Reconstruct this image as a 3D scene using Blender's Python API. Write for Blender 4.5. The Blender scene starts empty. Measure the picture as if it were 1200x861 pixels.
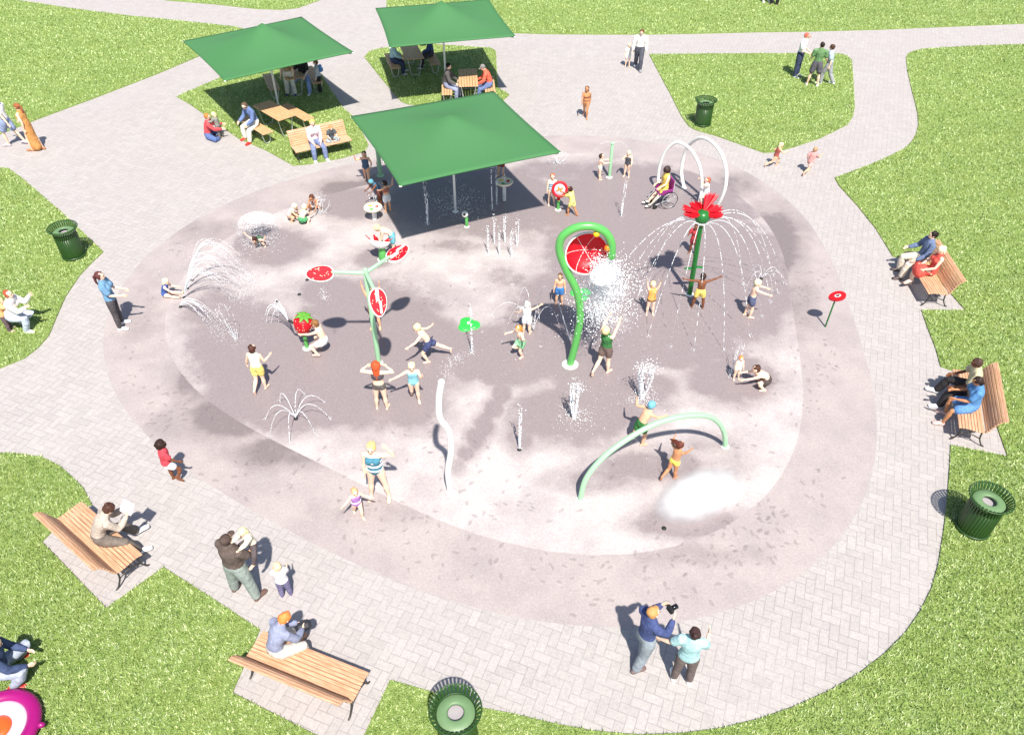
import bpy, bmesh, math, random
import numpy as np
from mathutils import Vector, Matrix, noise
R = math.radians; PI = math.pi
rng = random.Random(7); nr = np.random.default_rng(7)
sc = bpy.context.scene; col = sc.collection
# ------------------------------------------------------------------ camera / survey
F, TH, CH, ROLL, CX, CY = 907.4, 0.72265, 12.328, 0.004989, 600.0, 430.5
def ray(px, py):
    u, v = px-CX, py-CY; c, s = math.cos(ROLL), math.sin(ROLL)
    u, v = c*u+s*v, -s*u+c*v
    return Vector((u, F*math.cos(TH)-v*math.sin(TH), -(F*math.sin(TH)+v*math.cos(TH))))
def G(px, py, h=0.0):
    d = ray(px, py); t = (h-CH)/d.z
    return Vector((d.x*t, d.y*t, h))
def V(px, py, base, az):            # point on the vertical plane through base running along az
    n = Vector((-math.sin(az), math.cos(az), 0)); d = ray(px, py); o = Vector((0, 0, CH))
    return o + d*((Vector(base)-o).dot(n)/d.dot(n))
cam = bpy.data.cameras.new('camera'); co = bpy.data.objects.new('camera', cam); col.objects.link(co)
co.location = (0, 0, CH)
co.rotation_euler = (Matrix.Rotation(PI/2-TH, 3, 'X') @ Matrix.Rotation(ROLL, 3, 'Z')).to_euler()
cam.sensor_width = 36; cam.lens = 36*F/1200; cam.clip_end = 1000; sc.camera = co
sc.cycles.volume_bounces = 8; sc.cycles.transparent_max_bounces = 24
# ------------------------------------------------------------------ light
w = bpy.data.worlds.new('World'); sc.world = w; w.use_nodes = True
nt = w.node_tree; sky = nt.nodes.new('ShaderNodeTexSky'); sky.sky_type = 'NISHITA'; sky.sun_disc = False
EL, AZ = 57.9, 167.6                 # sun stands behind the camera, a little to the right
sky.sun_elevation = R(EL); sky.sun_rotation = R(AZ)
nt.links.new(sky.outputs[0], nt.nodes['Background'].inputs[0]); nt.nodes['Background'].inputs[1].default_value = 0.095
sl = bpy.data.lights.new('sun', 'SUN'); sl.energy = 4.9; sl.angle = R(1.3); sl.color = (1, .955, .885)
so = bpy.data.objects.new('sun', sl); col.objects.link(so)
sd = Vector((-0.1344, 0.6133, -1)).normalized(); so.rotation_euler = sd.to_track_quat('-Z', 'Y').to_euler(); so.location = (3, -10, 30)
sc.view_settings.view_transform = 'Standard'; sc.view_settings.look = 'None'; sc.view_settings.gamma = 1; sc.view_settings.exposure = 0.66
# ------------------------------------------------------------------ materials
MAT = {}
def lin(c):
    if isinstance(c, str):
        c = [int(c[i:i+2], 16)/255 for i in (0, 2, 4)]
        c = [x/12.92 if x <= .04045 else ((x+.055)/1.055)**2.4 for x in c]
    return (*c[:3], 1)
class N:                             # tiny node helper
    def __init__(s, m): s.t = m.node_tree; s.b = s.t.nodes.get('Principled BSDF')
    def new(s, k, **kw):
        n = s.t.nodes.new('ShaderNode'+k)
        for a, v in kw.items(): setattr(n, a, v)
        return n
    def put(s, sock, v):
        if isinstance(v, bpy.types.NodeSocket): s.t.links.new(v, sock)
        else: sock.default_value = v
    def m(s, op, a, b=0.0, c=None):
        n = s.new('Math', operation=op); s.put(n.inputs[0], a); s.put(n.inputs[1], b)
        if c is not None: s.put(n.inputs[2], c)
        return n.outputs[0]
    def mix(s, f, a, b, typ='MIX'):
        n = s.new('Mix', data_type='RGBA', blend_type=typ); s.put(n.inputs[0], f); s.put(n.inputs[6], a); s.put(n.inputs[7], b); return n.outputs[2]
    def noise(s, sc_, det=3, rough=.55, vec=None, dim='3D'):
        n = s.new('TexNoise', noise_dimensions=dim); n.inputs['Scale'].default_value = sc_; n.inputs['Detail'].default_value = det; n.inputs['Roughness'].default_value = rough
        if vec is not None: s.put(n.inputs['Vector'], vec)
        return n.outputs[0]
    def ramp(s, f, a, b, lo=0.0, hi=1.0):
        n = s.new('MapRange', interpolation_type='SMOOTHSTEP'); s.put(n.inputs[0], f)
        for i, v in enumerate((a, b, lo, hi)): s.put(n.inputs[1+i], v)
        return n.outputs[0]
    def pos(s): return s.new('NewGeometry').outputs['Position']
    def obj(s): return s.new('TexCoord').outputs['Object']
    def bump(s, h, st, d=.01):
        n = s.new('Bump'); n.inputs['Strength'].default_value = st; n.inputs['Distance'].default_value = d; s.put(n.inputs['Height'], h); s.put(s.b.inputs['Normal'], n.outputs[0])
def mat(name, c=None, rough=.6, metal=0, spec=.5, var=.12, sc_=25, bump=0, alpha=1, coat=0):
    if name in MAT: return MAT[name]
    m = bpy.data.materials.new(name); m.use_nodes = True; n = N(m); b = n.b
    b.inputs['Roughness'].default_value = rough; b.inputs['Metallic'].default_value = metal; b.inputs['Specular IOR Level'].default_value = spec
    b.inputs['Alpha'].default_value = alpha; b.inputs['Coat Weight'].default_value = coat
    if c is not None:
        c = lin(c)
        if var:
            f = n.noise(sc_, 4, .6, n.obj())
            n.put(b.inputs['Base Color'], n.mix(f, tuple(x*(1-var) for x in c[:3])+(1,), tuple(min(1, x*(1+var)) for x in c[:3])+(1,)))
            if bump: n.bump(f, bump)
        else: b.inputs['Base Color'].default_value = c
    MAT[name] = m; return m
def cloth(c):
    if 'cloth_'+c in MAT: return MAT['cloth_'+c]
    m = mat('cloth_'+c, c, .85, spec=.2, var=0); n = N(m); P = n.pos(); f = n.noise(16, 4, .65, P); g = n.noise(5, 3, .6, P); k = lin(c)[:3]; gy = sum(k)/3; k = tuple(x*.84+gy*.16+.008 for x in k)
    n.put(n.b.inputs['Base Color'], n.mix(n.ramp(n.m('ADD', n.m('MULTIPLY', f, .6), n.m('MULTIPLY', g, .4)), .35, .65), tuple(x*.78 for x in k)+(1,), tuple(min(.9, x*1.12+.012) for x in k)+(1,))); n.bump(n.noise(11, 3, .6, P), .8, .03); return m
SKIN = {'p': 'EBC6AC', 'l': 'DFAE8C', 't': 'B9805A', 'b': '7A4A30', 'd': '55321F'}
def skin(k): return mat('skin_'+k, SKIN[k], .55, spec=.35, var=.06)
def hairm(c): return mat('hair_'+c, c, .6, spec=.3, var=.35, sc_=40)
def paver_mat():
    m = bpy.data.materials.new('concrete_pavers'); m.use_nodes = True; n = N(m)
    mp = n.new('Mapping'); mp.inputs['Rotation'].default_value[2] = R(21.5); s = 1/.16; mp.inputs['Scale'].default_value = (s, s, 1)
    n.put(mp.inputs[0], n.pos()); sep = n.new('SeparateXYZ'); n.put(sep.inputs[0], mp.outputs[0]); x, y = sep.outputs[0], sep.outputs[1]
    i, j = n.m('FLOOR', x), n.m('FLOOR', y); fx, fy = n.m('SUBTRACT', x, i), n.m('SUBTRACT', y, j)
    k = n.m('FLOORED_MODULO', n.m('SUBTRACT', i, j), 4.0)
    eq = [n.m('COMPARE', k, float(q), .1) for q in range(4)]
    dl = n.m('ADD', fx, eq[1]); dr = n.m('ADD', n.m('SUBTRACT', 1.0, fx), eq[0]); db = n.m('ADD', fy, eq[2]); dt = n.m('ADD', n.m('SUBTRACT', 1.0, fy), eq[3])
    d = n.m('MINIMUM', n.m('MINIMUM', dl, dr), n.m('MINIMUM', db, dt))
    cb = n.new('CombineXYZ'); n.put(cb.inputs[0], n.m('SUBTRACT', i, eq[1])); n.put(cb.inputs[1], n.m('SUBTRACT', j, eq[2]))
    wn = n.new('TexWhiteNoise', noise_dimensions='2D'); n.put(wn.inputs[0], cb.outputs[0])
    joint = n.ramp(d, .02, .06)
    P = n.pos(); big = n.noise(.35, 4, .6, P); fine = n.m('ADD', n.m('MULTIPLY', n.noise(55, 3, .8, P), .55), n.m('MULTIPLY', n.noise(17, 3, .8, P), .45)); mid = n.noise(4, 4, .6, P)
    c = n.mix(wn.outputs[0], lin('9F9A96'), lin('A9A4A0')); c = n.mix(n.ramp(big, .3, .7), c, n.mix(.5, c, lin('A39B99')))
    c = n.mix(n.ramp(mid, .3, .75, .0, .35), c, lin('B4ACA8')); c = n.mix(1.0, c, n.mix(n.ramp(fine, .3, .7), (.82, .80, .80, 1), (1.17, 1.18, 1.18, 1)), 'MULTIPLY')
    c = n.mix(n.m('MULTIPLY', n.m('SUBTRACT', 1.0, joint), n.ramp(n.noise(.6, 3, .6, P), .3, .7, .18, .42)), c, lin('6A6068'))
    n.put(n.b.inputs['Base Color'], c); n.b.inputs['Roughness'].default_value = .85
    n.bump(n.m('ADD', joint, n.m('MULTIPLY', fine, .35)), .5, .006); return m
def pad_mat(name, dry, dry2, wet):
    m = bpy.data.materials.new(name); m.use_nodes = True; n = N(m); P = n.pos()
    a = n.new('Attribute', attribute_name='wet').outputs['Fac']
    e = n.m('ADD', a, n.m('MULTIPLY', n.m('SUBTRACT', n.noise(2.2, 5, .65, P), .5), .55))
    e = n.m('ADD', e, n.m('MULTIPLY', n.m('SUBTRACT', n.noise(.8, 4, .6, P), .5), .5)); wf = n.ramp(e, .40, .72); soft = n.ramp(e, .05, .45, 0, .4)
    fine = n.m('ADD', n.m('MULTIPLY', n.noise(60, 3, .8, P), .6), n.m('MULTIPLY', n.noise(20, 3, .8, P), .4)); mid = n.noise(.8, 5, .65, P)
    c = n.mix(n.ramp(mid, .35, .68), lin(dry), lin(dry2)); c = n.mix(soft, c, lin(wet)); c = n.mix(wf, c, lin(wet))
    c = n.mix(n.ramp(n.noise(9, 4, .7, P), .55, .8, 0, .18), c, lin('C9BEBA'))
    c = n.mix(1.0, c, n.mix(n.ramp(fine, .3, .7), (.80, .79, .79, 1), (1.19, 1.19, 1.19, 1)), 'MULTIPLY')
    n.put(n.b.inputs['Base Color'], c); n.put(n.b.inputs['Roughness'], n.ramp(wf, 0, 1, .85, .36)); n.b.inputs['Specular IOR Level'].default_value = .3
    n.bump(fine, .35, .004); return m
def lawn_mat(name='lawn_turf', blade=False):
    m = bpy.data.materials.new(name); m.use_nodes = True; n = N(m); P = n.pos()
    v = n.noise(13, 4, .75, P); v2 = n.noise(42, 2, .7, P); big = n.noise(.5, 4, .6, P)
    g1, g2, g3 = ('66823C', '9DB068', '7F984A')
    c = n.mix(n.ramp(v, .3, .7), lin(g1), lin(g2)); c = n.mix(n.ramp(v2, .35, .7, 0, .6), c, lin('9DB35A')); c = n.mix(n.ramp(big, .35, .7, 0, .45), c, lin(g3))
    if blade:
        r = n.new('Attribute', attribute_name='tone').outputs['Fac']
        cl = n.ramp(n.noise(11, 3, .7, P), .38, .62); t_ = n.m('ADD', n.m('MULTIPLY', r, .55), n.m('MULTIPLY', cl, .45))
        c = n.mix(n.ramp(t_, .15, .55), lin('526E32'), lin('9AAF68')); wnz = n.new('TexWhiteNoise', noise_dimensions='1D'); n.put(wnz.inputs[1], r); c = n.mix(n.ramp(t_, .42, .85), c, n.mix(wnz.outputs[0], lin('D4D9A0'), lin('C4D4AE'))); mp = n.new('Mapping'); mp.inputs['Rotation'].default_value[2] = .5; mp.inputs['Scale'].default_value = (.22, .9, 1); n.put(mp.inputs[0], P); c = n.mix(n.ramp(n.noise(1.3, 4, .65, P), .4, .68, 0, .35), c, lin('A2A850')); c = n.mix(n.ramp(n.noise(1, 4, .6, mp.outputs[0]), .48, .7, 0, .5), c, lin('748C48'))
    n.put(n.b.inputs['Base Color'], c); n.b.inputs['Roughness'].default_value = .7; n.b.inputs['Specular IOR Level'].default_value = .25
    if not blade: n.bump(v2, 1, .05)
    return m
def wood_mat(name, a, b):
    m = bpy.data.materials.new(name); m.use_nodes = True; n = N(m)
    mp = n.new('Mapping'); mp.inputs['Scale'].default_value = (1.5, 30, 30); n.put(mp.inputs[0], n.obj())
    f = n.noise(2.5, 5, .65, mp.outputs[0]); c = n.mix(n.ramp(f, .3, .7), lin(a), lin(b)); n.put(n.b.inputs['Base Color'], c)
    n.b.inputs['Roughness'].default_value = .55; n.bump(f, .3, .004); return m
def leaf_mat(name, c, c2=None, rough=.45):
    return mat(name, c, rough, var=.1, sc_=8)
PAVER = paver_mat(); LAWN = lawn_mat(); BLADE = lawn_mat('grass_blades', True)
WOOD = wood_mat('oiled_wood', 'AC7C5A', 'DDB08E'); WOOD2 = wood_mat('pale_wood', 'B08458', 'E0B488')
IRON = mat('dark_iron', '4A4742', .5, .6); GREENP = mat('bin_green_paint', '28481E', .4, var=.15, spec=.5)
LIDG = mat('lid_green_paint', '66835A', .5, var=.12)
POSTG = mat('glossy_green_pipe', '57A852', .35, var=.1, coat=.2); DARKG = mat('dark_green_pole', '1E6B2C', .35); PALEG = mat('pale_green_pipe', '9CCBA0', .35, var=.08)
WHITE = mat('white_paint', 'E6E6E0', .35, var=.05); RED = mat('red_enamel', 'C01222', .45, var=.15, spec=.35); BLACK = mat('black_rubber', '151515', .6)
STEEL = mat('brushed_steel', 'C9CBCA', .35, .5); SEED = mat('cream_seed', 'F3DFC0', .5)
YELLOW = mat('yellow_paint', 'F2B81E', .4); ORANGE = mat('orange_paint', 'F07A1A', .4)
def water_mat(name, alpha):
    m = mat(name, 'F6F9FB', .15, var=0, alpha=alpha, spec=.6); m.node_tree.nodes['Principled BSDF'].inputs['Subsurface Weight'].default_value = 0
    return m
def foam_mat():
    m = mat('broken_foam', 'F4F8FA', .3, var=0); n = N(m); n.put(n.b.inputs['Alpha'], n.m('MULTIPLY', n.ramp(n.noise(16, 5, .75, n.obj()), .40, .60, .05, .95), .9)); return m
FOAM = foam_mat()
WAT = water_mat('bubbly_white_water', .9); WATT = water_mat('thin_white_water', .55)
def canopy_mat():
    m = bpy.data.materials.new('shade_fabric'); m.use_nodes = True; n = N(m); f = n.noise(60, 2, .8, n.pos()); g = n.noise(.6, 3, .5, n.pos())
    c = n.mix(f, lin('38673F'), lin('508052')); c = n.mix(n.ramp(g, .35, .65, 0, .4), c, lin('407644')); n.put(n.b.inputs['Base Color'], c); n.b.inputs['Roughness'].default_value = .8
    n.b.inputs['Specular IOR Level'].default_value = .2; n.bump(f, .3, .003); return m
FABRIC = canopy_mat()
# ------------------------------------------------------------------ mesh helpers
class MB:
    def __init__(s): s.v = []; s.f = []; s.mi = []; s.cur = 0
    def add(s, vs, fs):
        o = len(s.v); s.v += [tuple(v) for v in vs]; s.f += [tuple(i+o for i in f) for f in fs]; s.mi += [s.cur]*len(fs); return s
    def build(s, name, mats, parent=None, smooth=True, world=False):
        me = bpy.data.meshes.new(name); me.from_pydata(s.v, [], s.f)
        for m in (mats if isinstance(mats, (list, tuple)) else [mats]): me.materials.append(m)
        if len(s.f):
            me.polygons.foreach_set('material_index', s.mi)
            me.polygons.foreach_set('use_smooth', [smooth]*len(s.f))
        me.update(); o = bpy.data.objects.new(name, me); col.objects.link(o)
        if parent: o.parent = parent
        return o
    def loft(s, pts, rad, side=None, n=10, cap=True):
        pts = [Vector(p) for p in pts]; rad = [(r, r) if not isinstance(r, tuple) else r for r in rad]
        T = [(pts[min(i+1, len(pts)-1)]-pts[max(i-1, 0)]).normalized() for i in range(len(pts))]
        if side is None: side = Vector((1, 0, 0)) if abs(T[0].x) < .8 else Vector((0, 1, 0))
        X = []; prev = Vector(side)
        for t in T:
            x = (prev-t*prev.dot(t)); x = x.normalized() if x.length > 1e-6 else t.orthogonal().normalized(); X.append(x); prev = x
        rings = []
        def ring(p, x, t, rx, ry): y = t.cross(x); rings.append([p+x*math.cos(a)*rx+y*math.sin(a)*ry for a in [2*PI*k/n for k in range(n)]])
        if cap:
            m0 = min(rad[0]); ring(pts[0]-T[0]*m0*.75, X[0], T[0], rad[0][0]*.45, rad[0][1]*.45); ring(pts[0]-T[0]*m0*.4, X[0], T[0], rad[0][0]*.85, rad[0][1]*.85)
        for p, x, t, r in zip(pts, X, T, rad): ring(p, x, t, *r)
        if cap:
            m0 = min(rad[-1]); ring(pts[-1]+T[-1]*m0*.4, X[-1], T[-1], rad[-1][0]*.85, rad[-1][1]*.85); ring(pts[-1]+T[-1]*m0*.75, X[-1], T[-1], rad[-1][0]*.45, rad[-1][1]*.45)
        vs = [v for r in rings for v in r]; fs = []
        for i in range(len(rings)-1):
            for k in range(n):
                a, b = i*n+k, i*n+(k+1) % n; fs.append((a, b, b+n, a+n))
        fs.append(tuple(range(n-1, -1, -1))); L = (len(rings)-1)*n; fs.append(tuple(range(L, L+n)))
        return s.add(vs, fs)
    def ell(s, c, r, M=None, n=12, m=8):
        c = Vector(c); vs = []; fs = []
        if not isinstance(r, tuple): r = (r, r, r)
        for i in range(1, m):
            th = PI*i/m
            for k in range(n):
                a = 2*PI*k/n; p = Vector((r[0]*math.sin(th)*math.cos(a), r[1]*math.sin(th)*math.sin(a), r[2]*math.cos(th))); vs.append(c+(M @ p if M else p))
        vs.append(c+(M @ Vector((0, 0, r[2])) if M else Vector((0, 0, r[2])))); vs.append(c-(M @ Vector((0, 0, r[2])) if M else Vector((0, 0, r[2]))))
        for i in range(m-2):
            for k in range(n): a, b = i*n+k, i*n+(k+1) % n; fs.append((a, a+n, b+n, b))
        t = len(vs)-2
        for k in range(n): fs.append((t, k, (k+1) % n)); fs.append((t+1, (m-2)*n+(k+1) % n, (m-2)*n+k))
        return s.add(vs, fs)
    def box(s, c, size, M=None, bev=.0):
        c = Vector(c); hx, hy, hz = [q/2 for q in size]; M = M or Matrix.Identity(3)
        if bev:
            b = min(bev, hx*.9, hy*.9, hz*.9); vs = []
            for sx in (-1, 1):
                for sy in (-1, 1):
                    for sz in (-1, 1):
                        vs += [Vector((sx*(hx-b), sy*(hy-b), sz*hz)), Vector((sx*(hx-b), sy*hy, sz*(hz-b))), Vector((sx*hx, sy*(hy-b), sz*(hz-b)))]
            bm = bmesh.new(); [bm.verts.new(v) for v in vs]; r = bmesh.ops.convex_hull(bm, input=bm.verts); bm.verts.index_update(); bm.verts.ensure_lookup_table()
            s.add([c+M @ v.co for v in bm.verts], [[v.index for v in f.verts] for f in bm.faces]); bm.free(); return s
        vs = [c+M @ Vector((x*hx, y*hy, z*hz)) for x in (-1, 1) for y in (-1, 1) for z in (-1, 1)]
        return s.add(vs, [(0, 1, 3, 2), (4, 6, 7, 5), (0, 4, 5, 1), (2, 3, 7, 6), (0, 2, 6, 4), (1, 5, 7, 3)])
    def lathe(s, prof, c=(0, 0, 0), n=28, M=None, closed=False):
        c = Vector(c); vs = []; fs = []
        for r, z in prof:
            for k in range(n):
                a = 2*PI*k/n; p = Vector((r*math.cos(a), r*math.sin(a), z)); vs.append(c+(M @ p if M else p))
        L = len(prof)
        for i in range(L if closed else L-1):
            for k in range(n): a, b = i*n+k, i*n+(k+1) % n; q = ((i+1) % L)*n; fs.append((a, b, q+(k+1) % n, q+k))
        return s.add(vs, fs)
    def prism(s, poly, z0, z1, M=None, c=(0, 0, 0)):
        c = Vector(c); n = len(poly); T = lambda v: c+(M @ v if M else v)
        vs = [T(Vector((x, y, z0))) for x, y in poly]+[T(Vector((x, y, z1))) for x, y in poly]
        fs = [tuple(range(n-1, -1, -1)), tuple(range(n, 2*n))]+[(i, (i+1) % n, n+(i+1) % n, n+i) for i in range(n)]
        return s.add(vs, fs)
    def drop(s, p, r):
        x, y, z = p; r *= .68; s.add([(x+r, y, z), (x-r, y, z), (x, y+r, z), (x, y-r, z), (x, y, z+r), (x, y, z-r)], [(0, 2, 4), (2, 1, 4), (1, 3, 4), (3, 0, 4), (2, 0, 5), (1, 2, 5), (3, 1, 5), (0, 3, 5)]); return s
def tag(o, label=None, cat=None, group=None, kind=None):
    for k, v in (('label', label), ('category', cat), ('group', group), ('kind', kind)):
        if v: o[k] = v
    return o
def thing(name, loc, label, cat, rz=0, group=None):
    o = bpy.data.objects.new(name, None); col.objects.link(o); o.location = loc; o.rotation_euler = (0, 0, rz); o.empty_display_size = .2
    return tag(o, label, cat, group)
def copy_tree(o, parent=None):
    c = o.copy(); col.objects.link(c)
    if parent: c.parent = parent
    for ch in list(o.children): copy_tree(ch, c)
    return c
def smooth_path(pts, k=6, closed=False):
    P = [Vector(p) for p in pts]; n = len(P); out = []
    for i in range(n if closed else n-1):
        g = (lambda j: P[j % n]) if closed else (lambda j: P[max(0, min(n-1, j))])
        a, b, c, d = g(i-1), g(i), g(i+1), g(i+2)
        for q in range(k):
            t = q/k; out.append(.5*((2*b)+(c-a)*t+(2*a-5*b+4*c-d)*t*t+(3*b-a-3*c+d)*t**3))
    if not closed: out.append(P[-1])
    return out
# ------------------------------------------------------------------ ground
def sheet(name, poly, z, m, thick=0.0):
    bm = bmesh.new(); vs = [bm.verts.new((p[0], p[1], z)) for p in poly]; f = bm.faces.new(vs)
    if f.normal.z < 0: f.normal_flip()
    if thick:
        r = bmesh.ops.extrude_face_region(bm, geom=[f]); bmesh.ops.translate(bm, vec=(0, 0, -thick), verts=[e for e in r['geom'] if isinstance(e, bmesh.types.BMVert)])
        bmesh.ops.recalc_face_normals(bm, faces=bm.faces)
    bmesh.ops.triangulate(bm, faces=bm.faces); me = bpy.data.meshes.new(name); bm.to_mesh(me); bm.free(); me.materials.append(m)
    o = bpy.data.objects.new(name, me); col.objects.link(o); return tag(o, kind='structure')
sheet('plaza_paving', [(-400, -60), (400, -60), (400, 700), (-400, 700)], 0, PAVER)
far = lambda *a: [(p.x, p.y) for p in (G(*q) for q in a)]
def rounded(px, k=5): return px
L5 = far((1200, 52.4), (1140, 54.5), (1081, 58), (1070, 60.5), (1064, 63.5), (1061.7, 68), (1063, 82), (1068, 105), (1072, 120), (1075, 133), (1076, 146), (1074, 156), (1068, 167), (1058, 175.6), (1035, 187), (1007, 198.3), (978, 209), (983, 218), (1004, 241), (1026.4, 268.8), (1046, 301)) + \
    [(11.7, 18.7)] + far((1131, 364), (1079.7, 364), (1088, 388), (1096, 408), (1102, 430)) + [(11.1, 13.6)] + \
    far((1180.5, 535.3), (1113.6, 522), (1112.5, 545), (1110, 580), (1106, 618), (1099.5, 660), (1091, 690), (1078, 716), (1060, 742), (1036, 766), (1005, 790), (970, 810), (930, 828), (890, 842), (845, 853), (800, 859), (750, 861), (700, 857), (650, 848), (600, 836), (567, 830), (504, 810), (457.5, 797), (427.5, 860), (415, 884), (272.6, 811.7), (305, 738), (250, 702), (192.2, 664.9), (124.8, 713), (49.6, 635), (88, 596), (108, 592), (98, 572), (86, 560), (70, 546), (50, 536), (25, 532), (-10, 531), (-60, 531)) + \
    [(-14, 0), (20, 0), (45, 10), (60, 40)]
L1 = far((-30, 165), (0, 158), (45, 140), (107, 117), (185, 87), (232, 67), (262, 52), (290, 36), (275, 32), (212, 25), (150, 19), (80, 10), (15, 0), (-60, -14), (-300, 30))
L2 = far((170, -4), (195, 1), (250, 5.5), (300, 11), (330, 12), (349, 10), (363, 5), (377, 0), (380, -14), (330, -60), (100, -60))
L3 = far((453, -14), (453, 8), (462, 22), (500, 32), (560, 37), (604, 39.4), (640, 40.5), (700, 41), (760, 41), (820, 40), (880, 38.5), (950, 37.5), (1030, 35.4), (1110, 32), (1200, 28.3), (1400, 20), (1500, -120), (900, -230), (500, -120))
L4 = far((760.7, 64.3), (850, 63.5), (940, 63.2), (984, 63.5), (993, 66), (998, 71.5), (1000, 95), (1001.5, 126.5), (999, 138), (993, 146.7), (960, 163), (930, 173), (907, 179), (895, 179.5), (886.7, 176.7), (840, 160), (815, 153), (806.7, 148.3), (798, 136), (786.7, 113.3), (772, 86))
L6 = far((-60, 196), (0, 197), (10.7, 198), (26.7, 210), (72, 248.7), (121.5, 295.5), (106, 310), (93.5, 323.5), (77.4, 347.5), (66.8, 371.6), (58, 393), (46, 407), (29.4, 420), (0, 432), (-60, 450))
L7 = far((207, 113.8), (262, 90), (330, 76), (372, 80), (379, 92), (402, 127), (415, 138), (432, 170), (428, 178), (400, 186), (362, 193), (344, 194.7), (311.5, 176.6), (279, 162.6), (223, 123))
L8 = far((427, 67.5), (432.6, 61), (445, 57.5), (500, 52), (575, 57), (581, 60.3), (583.4, 103.5), (597, 112), (585, 122), (500, 124), (478, 123), (469.8, 119.3), (448.4, 94.5))
LAWNS = [L1, L2, L3, L4, L5, L6, L7, L8]
for L in LAWNS: sheet('lawn', L, .03, LAWN, .05)
# pad outlines: smooth closed curves surveyed from the joint lines
inn = [(189, 360.7), (193, 394), (208, 423), (228.7, 448.5), (258, 475.6), (299.8, 509), (371, 546.6), (421, 571.7), (463, 587), (538, 611.4), (617.5, 634.4), (685.4, 649), (739.8, 652.4), (794, 645), (844.3, 628), (886, 594.7), (915.4, 544.5), (932, 490), (938.4, 432.6), (938.4, 391), (930, 336.5), (911, 286), (882, 248.7), (848.5, 219.4), (810.9, 200.6), (760.7, 186), (718.9, 180.6), (660, 181.8), (600, 187), (530, 195), (470, 206), (387, 229), (300, 262), (250, 292), (212, 325)]
out = [(145, 323), (174, 298), (224.5, 264.5), (287, 233), (341.6, 210), (412, 188), (127, 411), (145, 469), (199, 540), (245, 569.6), (300, 601), (379, 645), (454, 674), (538, 699), (620, 718), (664.5, 732.6), (727, 739), (794, 736.8), (852.6, 724), (915, 695), (961, 653), (994.8, 603), (1011.5, 544.5), (1022, 465), (1017.8, 407.5), (1003, 357), (978, 307), (936, 257), (894.5, 219.4), (844, 186), (794, 167), (735.6, 161), (677, 161.7), (600, 165), (500, 175), (128, 350)]
def fourier(pts, c=(0, 17.4), K=4):
    P = np.array([[G(*p).x-c[0], G(*p).y-c[1]] for p in pts]); ph = np.arctan2(P[:, 1], P[:, 0]); r = np.hypot(P[:, 0], P[:, 1])
    B = lambda a: np.stack([np.ones_like(a)]+[g(k*a) for k in range(1, K+1) for g in (np.cos, np.sin)], 1)
    A = B(ph); s = np.linalg.solve(A.T @ A+np.eye(A.shape[1])*.02, A.T @ r); return lambda a: B(a) @ s
RI, RO = fourier(inn), fourier(out)
WET_IN = [(305, 415, 95, 62, 1), (345, 470, 120, 45, 1), (430, 415, 115, 95, 1.05), (385, 345, 52, 26, .8), (475, 465, 55, 42, .9), (255, 365, 60, 34, .7), (318, 290, 56, 27, .9), (412, 240, 55, 26, .8), (440, 305, 32, 16, .75), (538, 288, 40, 11, .6), (592, 325, 38, 18, .6), (562, 412, 62, 38, .9), (655, 385, 72, 72, 1), (590, 430, 90, 28, .85),
    (820, 330, 125, 90, 1.1), (745, 240, 170, 58, .95), (690, 300, 60, 60, .9), (850, 220, 60, 40, .7), (790, 405, 110, 32, .9), (858, 442, 62, 34, .9), (705, 440, 75, 46, .95), (675, 485, 95, 42, .9), (760, 455, 50, 30, .7), (610, 515, 26, 22, .6), (588, 462, 17, 18, .72), (579, 480, 17, 18, .75), (569, 497, 17, 18, .75), (558, 514, 17, 18, .7), (546, 531, 16, 15, .6), (536, 546, 16, 13, .5), (506, 500, 18, 22, .5), (500, 480, 18, 16, .45), (770, 545, 90, 24, .72), (705, 562, 65, 18, .6), (805, 612, 85, 20, .8), (850, 545, 45, 26, .5), (835, 520, 40, 20, .5), (560, 236, 115, 44, 1.1), (870, 180, 20, 10, .5), (640, 200, 60, 16, .7), (200, 350, 20, 40, .3), (905, 350, 30, 60, .5)]
WET_OUT = [(275, 490, 62, 30, .85), (330, 530, 70, 22, .7), (225, 455, 30, 34, .6), (420, 222, 60, 14, .75), (250, 275, 70, 16, .4), (905, 285, 38, 48, .85), (935, 350, 25, 50, .5), (200, 500, 40, 20, .3), (440, 600, 90, 20, .25), (160, 370, 30, 60, .3), (860, 215, 30, 20, .5), (820, 650, 90, 14, .35)]
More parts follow.
